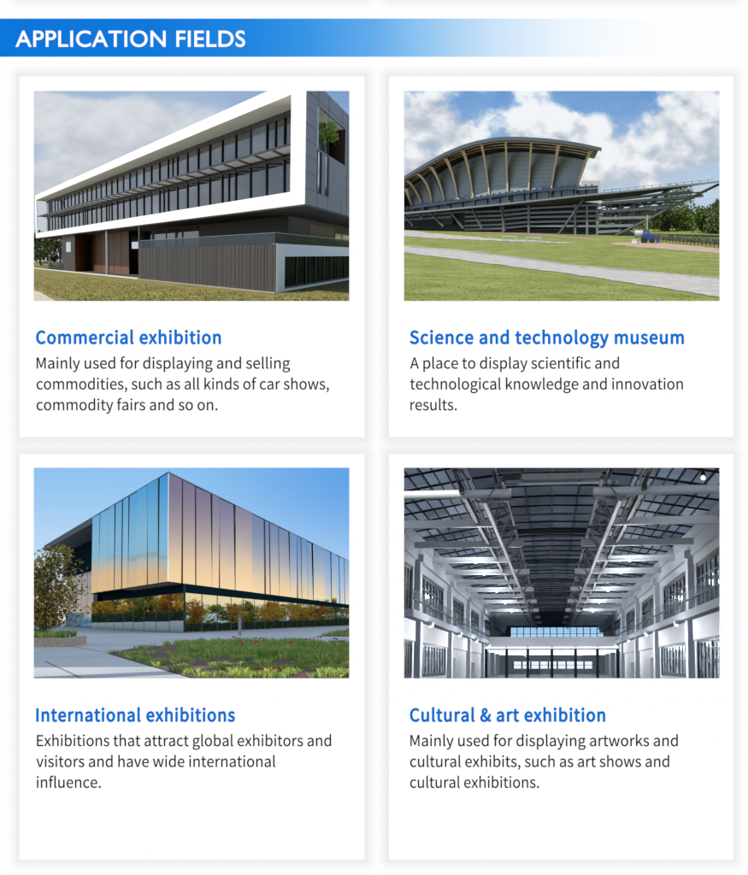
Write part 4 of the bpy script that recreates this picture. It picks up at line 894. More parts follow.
conc = mat('plaza_concrete', rgb(150, 152, 154), .75, c2=rgb(172, 172, 170), scale=1.2, bump=.15, fine=.08)
mb = MB(); mb.poly([G3(-300, 655, g3), G3(10, 678.5, g3), V((G3(374, 679, g3).x, G3(374, 679, g3).y, g3)), V((f3.ray(375, 625).x * 80, 80, g3)), V((90, 84, g3)), V((200, 330, g3)), V((-200, 330, g3))]); tag(mb.build('plaza', conc, None, f3), kind='structure')
jm = mat('joint', rgb(96, 98, 102), .9)
mb = MB()
def jline(p, q, w_=.018):
    p, q = V(p), V(q); d = (q - p).normalized(); s_ = V((-d.y, d.x, 0)) * w_; mb.poly([p - s_, p + s_, q + s_, q - s_])
for (a, b) in (((45, 661), (84, 679)), ((20, 652.5), (108, 654.2)), ((74, 640), (180, 642)), ((71, 646), (109, 653)), ((110, 636), (300, 633))): jline(G3(*a, g3 + .004), G3(*b, g3 + .004), .012 if a[1] > 645 else .03)
tag(mb.build('paving_joints', jm, None, f3), kind='structure')
mb = MB(); q_ = f3.ray(361, 625).x; mb.poly([V((q_ * 66, 66, g3 + .004)), V((110, 86, g3 + .004)), V((130, 300, g3 + .004)), V((q_ * 300, 300, g3 + .004))]); mb.poly([V((-90, 100, g3 + .004)), V((-24, 100, g3 + .004)), V((-24, 200, g3 + .004)), V((-90, 200, g3 + .004))])
tag(mb.build('lawn', mat('lawn_dusk', rgb(50, 74, 34), .95, c2=rgb(78, 96, 48), scale=1), None, f3), kind='structure')

zb3 = C3.z; zt3 = P3.A(168, 472.5)[1]; aW = P3.A(92, 560)[0]; aR = P3.A(44, 557)[0]; bE3 = P3.B(372, 600)[0]
ag, bg3 = P3.Z(184.5, 633, g3)
print('box', zb3, zt3, aW, aR, bE3, ag, bg3, g3)
def mirror(name, c, r=.02):
    m, nt, N = nodes(name); out = N('ShaderNodeOutputMaterial'); p = N('ShaderNodeBsdfPrincipled'); L = nt.links.new
    p.inputs['Metallic'].default_value = 1; p.inputs['Base Color'].default_value = c; p.inputs['Roughness'].default_value = r
    tc = N('ShaderNodeTexCoord'); nz = N('ShaderNodeTexNoise'); nz.inputs['Scale'].default_value = .35; L(tc.outputs['Object'], nz.inputs['Vector'])
    b = N('ShaderNodeBump'); b.inputs['Strength'].default_value = .06; b.inputs['Distance'].default_value = .05; L(nz.outputs['Fac'], b.inputs['Height']); L(b.outputs[0], p.inputs['Normal'])
    L(p.outputs[0], out.inputs[0]); return m
mir = [mirror('mirror_glass', (.95, .95, .95, 1)), mirror('mirror_glass_blue', (.8, .9, .97, 1)), mirror('mirror_glass_warm', (.97, .93, .88, 1))]
gmir = mirror('ground_glass', (.68, .80, .72, 1), .015)
dk3 = mat('facade_dark', rgb(34, 38, 44), .5); soff3 = mat('soffit_bronze', rgb(128, 94, 66), .45, metal=.3, var=.08); teal = mat('header_teal', rgb(20, 44, 50), .5, spec=.0); roof3 = mat('roof_edge', rgb(92, 92, 98), .4, metal=.4); sdk = mat('canopy_soffit', rgb(78, 74, 74), .6, var=.1)
gb = thing('mirrored_building', 'tall mirrored glass box overhanging a glazed ground floor on a plaza', 'building', f3, P3.pt(0, 0, g3))
mb = MB(); P3.box(mb, .5, aW, .5, bE3, zb3 + .02, zt3 - .02); mb.build('core', dk3, gb)
mb = MB(); P3.box(mb, -.02, aR, -.02, bE3, zt3 - .02, zt3 + .035, 0); P3.box(mb, aW + .01, aR, 0.0, bE3, zt3 - .4, zt3 - .021, 1); mb.build('roof', [roof3, sdk], gb)
R = random.Random(12)
def pane(P, Q_, z0, z1, m, name='glass_panel', tw=.0):
    """one upright pane between plan points P and Q_, a hair out of true like real cladding"""
    d = (Q_ - P); n = V((d.y, -d.x, 0)).normalized(); L_ = d.length
    t1, t2 = R.uniform(-1, 1) * tw * L_, R.uniform(-1, 1) * tw * (z1 - z0)
    mb = MB(); c = [P, Q_, Q_ + n * t1, P]; a_ = V((P.x, P.y, z0)); b_ = V(((Q_ + n * t1).x, (Q_ + n * t1).y, z0)); c_ = b_ + V((0, 0, z1 - z0)) + n * t2; d_ = a_ + V((0, 0, z1 - z0)) + n * t2
    th = -n * .03
    mb.prism([a_, b_, c_, d_], th if (n.y < 0) else -th)
    return mb.build(name, m, gb)
lx = [24 + x / 3.806 for x in (550, 512, 470, 432, 398, 373, 345, 325, 288)] + [92.4]
e = [P3.A(x, 530)[0] for x in lx]; e[0] = 0
e = [P3.A(168, 530)[0]] + [P3.A(24 + x / 3.806, 530)[0] for x in (512, 470, 432, 398, 373, 345, 325, 288)] + [aW]
for i in range(len(e) - 1):
    pane(P3.pt(e[i] + .06, 0, 0), P3.pt(e[i + 1] - .06, 0, 0), zb3, zt3 - .03, mir[(1, 1, 0, 1, 0, 1, 0, 0, 1)[i % 9]], tw=.009)
eA = list(e)
rx = [168, 182.7] + [184 + x / 3.806 for x in (46, 106, 136, 195, 256, 310, 328, 362, 402, 432, 447, 470, 491, 512, 533, 560, 578, 592, 610)] + [349, 356, 364, 372]
e = [P3.B(x, 560)[0] for x in rx]; e[0] = 0
for i in range(len(e) - 1):
    k = 0 if i < 9 else (0, 1, 0, 1, 1, 2, 0, 1, 1, 2, 0, 1, 1, 2, 0)[i % 15]
    pane(P3.pt(0, e[i] + .07, 0), P3.pt(0, e[i + 1] - .07, 0), zb3, zt3 - .03, mir[k], tw=.008 if i < 9 else .011)
mb = MB()
for q in e[1:]: P3.box(mb, -.025, .0, q - .045, q + .045, zb3, zt3 - .03)
for q in eA[1:-1]: P3.box(mb, q - .035, q + .035, -.025, .0, zb3, zt3 - .03)
mb.build('mullion', dk3, gb)
mb = MB(); P3.box(mb, .01, aW, .01, bE3, zb3 - .05, zb3 - .004, 0); P3.box(mb, .02, P3.A(122, 585)[0], .02, bg3 - .02, zb3 - .058, zb3 - .051, 1); mb.build('soffit', [teal, soff3], gb)
# ground floor
zh = zb3 - (zb3 - g3) * .2
mb = MB(); P3.box(mb, ag + .06, aW, bg3 + .06, bE3, g3, zb3 - .06); mb.build('ground_floor_core', dk3, gb)
mb = MB(); P3.box(mb, ag, aW, bg3, bg3 + .05, zh, zb3 - .051); P3.box(mb, ag, ag + .05, bg3 + .051, bE3, zh, zb3 - .051); mb.build('header_band', teal, gb)
stp = P3.B(202, 620, ag)[0] - bg3; b = bg3; k = 0
while b < bE3 - .1:
    pane(P3.pt(ag, b + (.0 if k == 0 else .1), 0), P3.pt(ag, min(b + stp, bE3) - .1, 0), g3 + .02, zh, gmir, 'ground_window', .0015); b += stp; k += 1
stp = P3.A(169.5, 620, bg3)[0] - ag; a = ag; k = 0
aG = P3.A(91.5, 600, bg3)[0]
while a < aG - .1:
    pane(P3.pt(a + (.0 if k == 0 else .08), bg3, 0), P3.pt(min(a + stp, aG) - .08, bg3, 0), g3 + .02, zh, gmir, 'ground_window', .0015); a += stp; k += 1
mb = MB(); p = P3.pt(ag - .01, bg3 - .01, 0); mb.box(p.x - .05, p.x + .05, p.y - .03, p.y + .03, g3, zb3 - .05); mb.build('corner_post', dk3, gb)
mb = MB(); P3.box(mb, ag - .5, aW + 8, bg3 - .5, bE3, g3 + .004, g3 + .03); mb.build('plinth', mat('plinth_pale', rgb(150, 140, 130), .8), gb)
# glass hall under the far canopy
a2, b2 = P3.Z(92.4, 627.5, g3); b2 = 6.0; a2 = P3.A(93.5, 600, b2)[0]; aL2 = min(P3.A(55, 620, b2)[0], aR - .5); zbk = P3.A(92, 570, b2)[1]
print('rear', a2, b2, aL2)
cy = mat('rear_glass', (.10, .40, .60, 1), .06, spec=.15, var=.3, scale=.6)
n = 5
for k in range(n): pane(P3.pt(a2 + (aL2 - a2) * k / n + .08, b2, 0), P3.pt(a2 + (aL2 - a2) * (k + 1) / n - .08, b2, 0), g3 + .05, zbk, cy, 'rear_window', .003)
mb = MB(); P3.box(mb, aW + .02, aR - .3, b2 - .8, b2 + .6, zbk + .002, zt3 - .402); mb.build('bulkhead', teal, gb)
mb = MB(); P3.box(mb, a2 - 2, aL2, b2 + .1, bE3, g3, zt3 - .41); mb.build('rear_core', dk3, gb)

# planter, walls
beige = mat('beige_stone', rgb(172, 150, 128), .85, c2=rgb(192, 170, 146), scale=5, bump=.4, fine=.15)
pl0 = G3(71, 647, g3); zp = f3.at(71, 637.8, pl0.y).z
pt_ = thing('stone_planter', 'long low beige stone planter at the left of the plaza', 'planter', f3, pl0)
mb = MB(); xl = G3(-30, 647, g3).x
mb.box(xl, pl0.x, pl0.y, pl0.y + .14, g3, zp); mb.box(pl0.x - .14, pl0.x, pl0.y + .141, pl0.y + 4.2, g3, zp); mb.build('planter_wall', beige, pt_)
mb = MB(); mb.box(xl, pl0.x - .145, pl0.y + .145, pl0.y + 4.2, g3, zp - .03); mb.build('soil', mat('soil', rgb(64, 48, 40), .95, var=.3, scale=20), pt_)
grass_d = [leafmat('blade_dusk_a', rgb(122, 150, 70), rgb(172, 190, 100)), leafmat('blade_dusk_b', rgb(150, 164, 78), rgb(216, 214, 124)), leafmat('blade_dusk_c', rgb(104, 140, 80), rgb(156, 184, 104))]
mb = MB(); R = random.Random(31)
tufts(mb, [V((R.uniform(xl, pl0.x - .2), pl0.y + R.uniform(.2, 3.9), zp - .03)) for _ in range(260)], .17, R, 10, .16, 0, .8, 3)
tag(mb.build('planter_grass', grass_d, None, f3), kind='stuff')
q0 = G3(39.6, 626.2, g3); q1 = G3(55, 626.2, g3); zt_ = f3.at(47, 613.4, q0.y).z
lw = thing('low_wall', 'beige low wall with a small pale plaque behind the plaza tree', 'wall', f3, q0)
mb = MB(); mb.box(q0.x, q1.x, q0.y, q0.y + 1.5, g3, zt_); mb.build('wall_body', beige, lw)
p = f3.at(46.8, 621, q0.y); mb = MB(); mb.box(p.x - .17, p.x + .17, p.y - .05, p.y - .01, p.z - .1, p.z + .1); mb.build('plaque', mat('plaque', rgb(190, 210, 235), .4), lw)
q0 = G3(20, 625.6, g3); q1 = G3(39.2, 625.6, g3); mb = MB(); mb.box(q0.x, q1.x, q0.y + 2, q0.y + 3.5, g3, f3.at(37, 615, q0.y).z); w2 = mb.build('low_wall', mat('grey_wall', rgb(138, 126, 116), .9), None, f3, q0); tag(w2, 'greyer low wall at the far left of the plaza', 'wall')
bt = V((f3.ray(46, 620).x * 30.2, 30.2, zp - .02))
make_tree('plaza_tree', 'olive brown spreading tree growing from the stone planter', 'tree', f3, bt, 2.3, 1.8, leafmat('leaf_olive', rgb(116, 102, 50), rgb(202, 176, 100), 3, .45), barkm, 5200, .044, .05, 77, None, 30, .6, 1.2)
# planting beds
mulch = mat('mulch', rgb(74, 52, 46), .95, c2=rgb(108, 80, 70), scale=14, bump=1, bscale=60, fine=.4)
bed = [(108, 653), (134, 648), (184, 643.5), (232, 639.6), (262, 640.6), (300, 641.5), (350, 644.4), (353, 645), (353, 678.4), (195, 678.4)]
bed2 = [(319, 636), (330, 633), (352, 629), (372, 627), (372, 636.5)]
def inside(poly, x, y):
    c = False
    for i in range(len(poly)):
        (x0, y0), (x1, y1) = poly[i - 1], poly[i]
        if (y0 > y) != (y1 > y) and x < (x1 - x0) * (y - y0) / (y1 - y0) + x0: c = not c
    return c
for nm, b_ in (('planting_bed', bed), ('planting_bed', bed2)):
    mb = MB(); mb.poly([G3(x, y, g3 + .012) for x, y in b_]); tag(mb.build(nm, mulch, None, f3), kind='structure')
R = random.Random(17); groups = [[], [], []]; flowers = []
for _ in range(6200):
    px, py = R.uniform(105, 366), R.uniform(627, 680)
    if not (inside(bed, px, py) or inside(bed2, px, py)): continue
    p = G3(px, py, g3 + .012)
    if (f3.M @ p).y < 12.3: continue
    d = fbm(px, py * 4.5, 22, 3, 4.4)
    back = py < 642 + (px - 110) * .068 + 6 * (px > 180)
    if not back and d < .03: continue
    if back and d < -.5: continue
    groups[0 if back else 1].append(p)
    if back and R.random() < .006 and px > 235: flowers.append(p)
mb = MB(); tufts(mb, groups[0], .12, R, 10, .13, 0, .9, 3); tufts(mb, groups[1], .065, R, 10, .18, 0, 1.2, 3)
tag(mb.build('ground_cover_plants', grass_d, None, f3), kind='stuff')
mb = MB()
for p in flowers + [G3(x, y, g3) for x, y in ((262, 646), (316, 645), (319, 645.4), (308, 648), (336, 647.5), (343, 651), (290, 652))]:
    for k in range(3): mb.ball(p + V((R.uniform(-.05, .05), R.uniform(-.05, .05), .17 + R.uniform(0, .04))), .02, 0, 6, 4)
for x, y in ((271, 677), (274, 676), (268, 676.4), (259, 673)):
    for k in range(3): mb.ball(G3(x, y, g3) + V((R.uniform(-.04, .04), R.uniform(-.03, .03), .06)), .014, 1, 6, 4)
tag(mb.build('flowers', [mat('petal_pink', rgb(214, 40, 110), .6), mat('petal_red', rgb(214, 70, 50), .6)], None, f3), kind='stuff')
# bollard
p = G3(240, 635.5, g3); zt_ = f3.at(240, 614.2, p.y).z; bo = thing('light_bollard', 'slim grey light bollard standing between planting bed and glass box', 'bollard', f3, p)
mb = MB(); mb.tube(p, V((p.x, p.y, zt_ - .12)), .065, 14); mb.build('post', mat('bollard_grey', rgb(150, 146, 144), .4, .3), bo)
mb = MB(); mb.tube(V((p.x, p.y, zt_ - .119)), V((p.x, p.y, zt_)), .068, 14); mb.build('cap', mat('bollard_cap', rgb(110, 110, 112), .3, .5), bo)
# golden trees round the plaza that the glass mirrors
gold = [leafmat('leaf_gold', rgb(190, 136, 44), rgb(252, 206, 84), trans=.5), leafmat('leaf_amber', rgb(176, 112, 44), rgb(244, 172, 74), trans=.5), leafmat('leaf_moss', rgb(92, 100, 44), rgb(190, 172, 80), trans=.3)]
k = 0
for i in range(42):
    t = i / 41; x = 61 - 17 * t + (i % 2) * 7 + rnd.uniform(-2, 2); y = 156 + 72 * t + rnd.uniform(-2, 2)
    make_tree('golden_tree', 'golden leaved tree mirrored in the long right side of the glass box', 'tree', f3, V((x, y, g3)), rnd.uniform(4.0, 5.6), rnd.uniform(4.6, 6.4), gold[rnd.choice((0, 0, 1, 2))], barkm, 560, .23, .16, 200 + i, 'golden trees mirrored in the glass ground floor', 9)
for i in range(18):
    t = i / 17; x = -27.5 - 4 * (i % 2) + rnd.uniform(-1, 1); y = 108 + 42 * t
    make_tree('golden_tree', 'golden leaved tree mirrored in the short left side of the glass box', 'tree', f3, V((x, y, g3)), rnd.uniform(3.0, 3.9), rnd.uniform(3.2, 4.4), gold[rnd.choice((0, 0, 1, 2))], barkm, 560, .2, .16, 300 + i, 'golden trees mirrored in the glass ground floor', 9)

# clipped hedges in front of the golden trees, also seen in the glass
def make_hedge(label, P, Q_, h, w_, n, seed):
    R = random.Random(seed); P, Q_ = V(P), V(Q_); d = Q_ - P; s_ = V((-d.y, d.x, 0)).normalized()
    t = thing('hedge', label, 'hedge', f3, (P + Q_) / 2)
    mb = MB(); mb.box8(P - s_ * w_ * .42, d, s_ * w_ * .84, V((0, 0, h * .9))); mb.build('twigs', mat('hedge_twigs', rgb(40, 46, 26), .9), t)
    mb = MB()
    for _ in range(n): leaf(mb, P + d * R.random() + s_ * w_ * R.uniform(-.55, .55) + V((0, 0, h * R.uniform(0, 1.05) ** .7)), .16, R)
    mb.build('foliage', leafmat('hedge_leaf', rgb(62, 84, 40), rgb(112, 130, 62)), t)
make_hedge('long dark green hedge mirrored in the right side of the glass box', (55, 150, g3), (39, 226, g3), 1.25, 1.6, 3600, 5)
make_hedge('dark green hedge mirrored in the left side of the glass box', (-25.6, 104, g3), (-26.4, 152, g3), .95, 1.4, 2200, 6)
# ================================================================== lower right: the steel roofed hall
MS = 1.0
f4 = Fr(552, 667)
W = f4.at(719, 667, 16.6).x; gh = f4.at(552, 677.5, 41.0).z
def zr(py, Y, px=552): return f4.at(px, py, Y).z
wallw = mat('hall_white', rgb(226, 228, 232), .6, var=.03, scale=1.2)
wallg = mat('hall_grey', rgb(198, 202, 210), .6, var=.05, scale=1.5)
fasc = mat('fascia_grey', rgb(146, 152, 162), .6, var=.06)
frame4 = mat('frame_black', rgb(15, 17, 20), .5, spec=.15)
def lit_pane(name, c, c2, sc_, st):
    """a window on a dimly lit room: uneven glow behind a glossy pane"""
    m, nt, N = nodes(name); L = nt.links.new; out = N('ShaderNodeOutputMaterial'); p = N('ShaderNodeBsdfPrincipled'); L(p.outputs[0], out.inputs[0])
    tc = N('ShaderNodeTexCoord'); mp = N('ShaderNodeMapping'); mp.inputs['Scale'].default_value = (1, 1, 2.2); L(tc.outputs['Object'], mp.inputs[0])
    nz = N('ShaderNodeTexNoise'); nz.inputs['Scale'].default_value = sc_; nz.inputs['Detail'].default_value = 5; L(mp.outputs[0], nz.inputs['Vector'])
    cr = N('ShaderNodeValToRGB'); cr.color_ramp.elements[0].color = c; cr.color_ramp.elements[1].color = c2; cr.color_ramp.elements[0].position = .38; cr.color_ramp.elements[1].position = .66
    L(nz.outputs['Fac'], cr.inputs[0]); L(cr.outputs[0], p.inputs['Emission Color']); p.inputs['Emission Strength'].default_value = st
    p.inputs['Base Color'].default_value = (.03, .04, .05, 1); p.inputs['Roughness'].default_value = .06; return m
pane_up = lit_pane('hall_pane_dark', rgb(28, 36, 48), rgb(96, 114, 138), 2.4, .8)
pane_lo = lit_pane('hall_pane_blue', rgb(58, 78, 104), rgb(186, 206, 226), 2.6, .8)
beamw = mat('beam_white', rgb(206, 210, 216), .45, metal=.1, var=.05)
beamd = mat('beam_dark', rgb(64, 70, 78), .6, spec=.2)
trussm = mat('truss_grey', rgb(88, 93, 100), .45, metal=.3, var=.08)
trussd = mat('truss_dark', rgb(44, 48, 54), .5, metal=.3)
floorm = mat('hall_floor', rgb(96, 108, 126), .25, var=.12, scale=.8, spec=.5)
door4 = mat('door_dark', rgb(66, 72, 82), .5)
glass4 = clear_glass('hall_balustrade_glass', (.95, .97, .99, 1), .2)
lamp4 = emit('lamp_glow', (1, .97, .92, 1), 14)
strip4 = emit('strip_glow', (.95, .98, 1, 1), 2.6)
def translucent(name, c, c2, sc_):
    m, nt, N = nodes(name); L = nt.links.new; out = N('ShaderNodeOutputMaterial')
    t = N('ShaderNodeBsdfTranslucent'); d = N('ShaderNodeBsdfDiffuse'); mx = N('ShaderNodeMixShader'); mx.inputs[0].default_value = .5
    gi = N('ShaderNodeNewGeometry'); cr = N('ShaderNodeValToRGB'); cr.color_ramp.elements[0].color = c; cr.color_ramp.elements[1].color = c2
    tc = N('ShaderNodeTexCoord'); nz = N('ShaderNodeTexNoise'); nz.inputs['Scale'].default_value = sc_; nz.inputs['Detail'].default_value = 4; L(tc.outputs['Object'], nz.inputs['Vector'])
    md = N('ShaderNodeMath'); md.operation = 'MULTIPLY_ADD'; md.inputs[1].default_value = .6; L(gi.outputs['Random Per Island'], md.inputs[0]); 
    m2 = N('ShaderNodeMath'); m2.operation = 'MULTIPLY_ADD'; m2.inputs[1].default_value = 1.0; m2.inputs[2].default_value = -.3; L(nz.outputs['Fac'], m2.inputs[0]); L(m2.outputs[0], md.inputs[2])
    L(md.outputs[0], cr.inputs[0]); L(cr.outputs[0], t.inputs[0]); L(cr.outputs[0], d.inputs[0]); L(t.outputs[0], mx.inputs[1]); L(d.outputs[0], mx.inputs[2]); L(mx.outputs[0], out.inputs[0]); return m
skyl = translucent('roof_glazing', rgb(84, 88, 94), rgb(176, 180, 186), .9)
skyld = translucent('roof_panel_dark', rgb(66, 68, 72), rgb(112, 115, 120), .9)
Y0, Y1, Y2 = 13.2, 40.8, 59.0
YW = {-1: 17.9, 1: 15.2}      # where each side wall starts
# setting: floor, roof, walls
mb = MB(); mb.poly([V((-3.4, Y0, gh)), V((3.4, Y0, gh)), V((3.4, 66, gh)), V((-3.4, 66, gh))]); tag(mb.build('floor', floorm, None, f4), kind='structure')
zw = 2.06; zc = 2.62; xc = 1.12; xi = .40
zc0 = zw + .34
# roof sheets: two sloping sides and a darker middle, each cell of the grid its own pane of one sheet
mb = MB(); R = random.Random(6)
nY = 40; ys = [Y0 + (Y2 - Y0) * k / nY for k in range(nY + 1)]
prof = [(-2.42, zc0), (-2.05, zc0 + .063), (-1.7, zc0 + .122), (-1.4, zc0 + .173), (-1.12, zc), (-.75, zc + .04), (-.4, zc + .05), (0, zc + .06), (.4, zc + .05), (.75, zc + .04), (1.12, zc), (1.4, zc0 + .173), (1.7, zc0 + .122), (2.05, zc0 + .063), (2.42, zc0)]
for j in range(nY):
    for i in range(len(prof) - 1):
        (x0, z0), (x1, z1) = prof[i], prof[i + 1]; mid_ = abs((x0 + x1) / 2) < 1.1
        lim = -(176 / 1214) * ys[j]
        if x1 <= lim: continue
        if x0 < lim: z0 += (z1 - z0) * (lim - x0) / (x1 - x0); x0 = lim
        mb.poly([V((x0, ys[j], z0)), V((x1, ys[j], z1)), V((x1, ys[j + 1], z1)), V((x0, ys[j + 1], z0))], 1 if mid_ else 0)
roof4 = tag(mb.build('ceiling', [skyl, skyld], None, f4), kind='structure')
mb = MB()
for (x, z) in prof: mb.box(x - .009, x + .009, max(Y0, -x * 1214 / 168), Y2, z - .04, z - .006)
for sg in (-1, 1):
    for x in (1.25, 1.55, 1.88, 2.22):
        z = zc0 + (2.42 - x) / 1.3 * (zc - zc0); mb.box(sg * x - .006, sg * x + .006, Y0 if sg > 0 else max(Y0, x * 1214 / 168), Y2, z - .03, z - .004)
for j in range(nY + 1):
    for i in range(len(prof) - 1):
        (x0, z0), (x1, z1) = prof[i], prof[i + 1]
        if min(x0, x1) >= -(168 / 1214) * ys[j]: mb.beam(V((x0, ys[j], z0 - .03)), V((x1, ys[j], z1 - .03)), .011, .03)
gr4 = mb.build('roof_grid', frame4, None, f4); gr4.parent = roof4

pil_y = [13.6, 19.7, 26.0, 32.0, 38.6]
def wall_side(sg):
    name = 'wall'
    wl = bpy.data.objects.new(name, None); COL.objects.link(wl); wl.location = f4.M @ V((sg * W, 27, gh)); META[wl.name] = (f4, V((sg * W, 27, gh))); tag(wl, kind='structure')
    X = lambda d: sg * (W + d)         # d > 0 goes outward
    def bx(mb, d0, d1, y0, y1, z0, z1, m=0):
        a, b = sorted((X(d0), X(d1))); mb.box(a, b, y0, y1, z0, z1, m)
    zf0, zf1 = .735, .85; zwt = 1.60
    mb = MB(); bx(mb, .05, .2, YW[sg], Y1 + 18, zwt, 1.74); bx(mb, 0, .2, YW[sg], Y1 + 18, 1.741, zw); bx(mb, -.02, .2, YW[sg], Y1 + 18, zw - .1, zw - .002 + .08); mb.build('crane_beam', wallg, wl)
    mb = MB(); bx(mb, .32, .36, YW[sg], Y1 + 18, gh, zw + .4); mb.build('outer_wall', wallg, wl)
    mb = MB(); bx(mb, -.14, .3, YW[sg], Y1, zf0, zf1); mb.build('balcony_fascia', fasc, wl)
    for y in pil_y[1:]:
        mb = MB(); bx(mb, -.06, .1, y, y + .36, gh, zf0 - .002); bx(mb, -.04, .12, y, y + .34, zf1 + .001, 1.74); bx(mb, -.09, .04, y - .03, y + .37, 1.70, 1.82); mb.build('pilaster', wallg, wl)
    bays = [(-1, -1)] + [(max(a + .36, YW[sg]), b) for a, b in zip(pil_y, pil_y[1:])] + [(pil_y[-1] + .36, Y1 + 6)]
    for k, (ya_, yb_) in enumerate(bays):
        if k == 0: continue
        # upper wall piers and windows
        wa = ya_ + (.0 if k == 0 else (yb_ - ya_) * .06); wb = yb_ - (yb_ - ya_) * .12 if sg < 0 or k != 1 else yb_ - (yb_ - ya_) * .05
        mb = MB()
        if wa > ya_: bx(mb, .06, .3, ya_, wa, zf1, zwt)
        bx(mb, .06, .3, wb, yb_, zf1, zwt); mb.build('upper_wall', wallg, wl)
        n = 4 if k else 2
        for i in range(n):
            a, b = wa + (wb - wa) * i / n, wa + (wb - wa) * (i + 1) / n
            mb = MB(); bx(mb, .10, .12, a, b, zf1, zwt); w_ = mb.build('upper_window', pane_up, wl)
            mb = MB(); bx(mb, .08, .098, a, a + .1, zf1, zwt); bx(mb, .08, .098, b - .1, b, zf1, zwt); bx(mb, .08, .098, a + .1, b - .1, zwt - .06, zwt); bx(mb, .085, .098, a + .1, b - .1, zf1 + .5, zf1 + .525); bx(mb, .085, .098, (a + b) / 2 - .03, (a + b) / 2 + .03, zf1, zwt - .06)
            mb.build('window_frame', frame4, w_)
        if k == 5: continue
        # lower white panel, opening
        zp0 = .42
        mb = MB(); bx(mb, .02, .3, ya_, yb_, zp0, zf0 - .002); mb.build('white_panel', wallw, wl)
        mb = MB(); bx(mb, .012, .02, ya_, yb_, zp0 - .018, zp0); mb.build('panel_trim', fasc, wl)
        if k in (1, 2) or k == 0:
            oa, ob_ = ya_ + .02, yb_ - .25
            z0 = -.17 if not (sg > 0 and k < 2) else gh + .02
            if k == 2 and sg < 0 or k == 3: pass
            mb = MB()
            bx(mb, .04, .3, ob_, yb_, gh, zp0 - .02)
            if z0 > gh + .05: bx(mb, .03, .3, ya_, yb_ - .25, gh, z0)
            mb.build('lower_wall', wallw, wl); n = 5
            for i in range(n):
                a, b = oa + (ob_ - oa) * i / n, oa + (ob_ - oa) * (i + 1) / n
                mb = MB(); bx(mb, .07, .09, a, b, z0, zp0 - .02); w_ = mb.build('lower_window', pane_lo, wl)
                mb = MB(); bx(mb, .05, .068, a, a + .09, z0, zp0 - .02); bx(mb, .05, .068, b - .09, b, z0, zp0 - .02); bx(mb, .05, .068, a + .09, b - .09, zp0 - .06, zp0 - .021); bx(mb, .05, .068, a + .09, b - .09, z0, z0 + .06)
                for q in (.3, .55, .8): bx(mb, .055, .068, a + .09, b - .09, z0 + (zp0 - z0) * q, z0 + (zp0 - z0) * q + .01)
                bx(mb, .055, .068, (a + b) / 2 - .025, (a + b) / 2 + .025, z0 + .06, zp0 - .06)
                mb.build('window_frame', frame4, w_)
        elif k == 3:
            mb = MB(); bx(mb, .05, .3, ya_, yb_, .2, zp0 - .02); bx(mb, .05, .3, ya_ + 2.2, yb_, gh, .199); mb.build('lower_wall', wallw, wl)
            mb = MB(); bx(mb, .14, .2, ya_ + .05, ya_ + 2.18, gh, .199); dr = mb.build('door', door4, wl)
            mb = MB(); bx(mb, .12, .14, ya_ + 1.9, ya_ + 1.96, -.12, -.02); mb.build('handle', beamw, dr)
        else:
            mb = MB(); bx(mb, .05, .3, ya_, ya_ + 1.0, gh, zp0 - .02); bx(mb, .05, .3, ya_ + 3.2, yb_, gh, zp0 - .02); bx(mb, .05, .3, ya_ + 1.0, ya_ + 3.2, .12, zp0 - .02); mb.build('lower_wall', wallw, wl)
            mb = MB(); bx(mb, .14, .2, ya_ + 1.0, ya_ + 3.2, gh, .12); mb.build('door', mat('door_tan', rgb(150, 140, 128), .6), wl)
    return wl
for sg in (-1, 1): wall_side(sg)
side = {-1: 'left', 1: 'right'}
# balustrades: one per bay
ords = ['nearest', 'second', 'third', 'fourth', 'farthest']
bal_y = pil_y + [Y1]
for sg in (-1, 1):
    for k in range(5):
        a, b = max(bal_y[k] + .4, YW[sg] + .05), bal_y[k + 1] - .05
        if k == 4: b = Y1 - .1
        x = sg * (W - .11)
        t = thing('balcony_balustrade', 'glass balustrade with dark handrail on the %s gallery of the hall, %s bay' % (side[sg], ords[k]), 'balustrade', f4, (x, (a + b) / 2, .85), 'glass balustrades along the hall galleries')
        mb = MB(); mb.box(x - .006, x + .006, a, b, .852, 1.16); mb.build('glass_sheet', glass4, t)
        mb = MB(); mb.beam(V((x - sg * .03, a, 1.0)), V((x - sg * .03, b, 1.0)), .022, .022); mb.build('handrail', frame4, t)
# wall lamps at the pilasters, lit
lcount = 0
for sg in (-1, 1):
    for k, y in enumerate(pil_y[1:]):
        x = sg * (W - .17)
        t = thing('wall_lamp', 'small lit wall lamp under the %s hall gallery, at the %s pilaster' % (side[sg], ords[k]), 'lamp', f4, (x, y + .18, .74), 'wall lamps under the hall galleries')
        mb = MB(); mb.beam(V((x + sg * .06, y + .18, .735)), V((x - sg * .06, y + .18, .72)), .03, .03); mb.tube(V((x - sg * .06, y + .18, .73)), V((x - sg * .04, y + .18, .66)), .03, 10, 0, .05); mb.build('lamp_arm', beamw, t)
        mb = MB(); mb.ball(V((x - sg * .038, y + .18, .655)), .018); mb.build('bulb', lamp4, t)
        ld = bpy.data.lights.new('wall_lamp_light', 'POINT'); ld.energy = 60; ld.shadow_soft_size = .05; ld.color = (.95, .97, 1)
        lo_ = bpy.data.objects.new('wall_lamp_light', ld); COL.objects.link(lo_); lo_.parent = t; lo_.location = f4.M @ V((-sg * .75, 0, -.2))
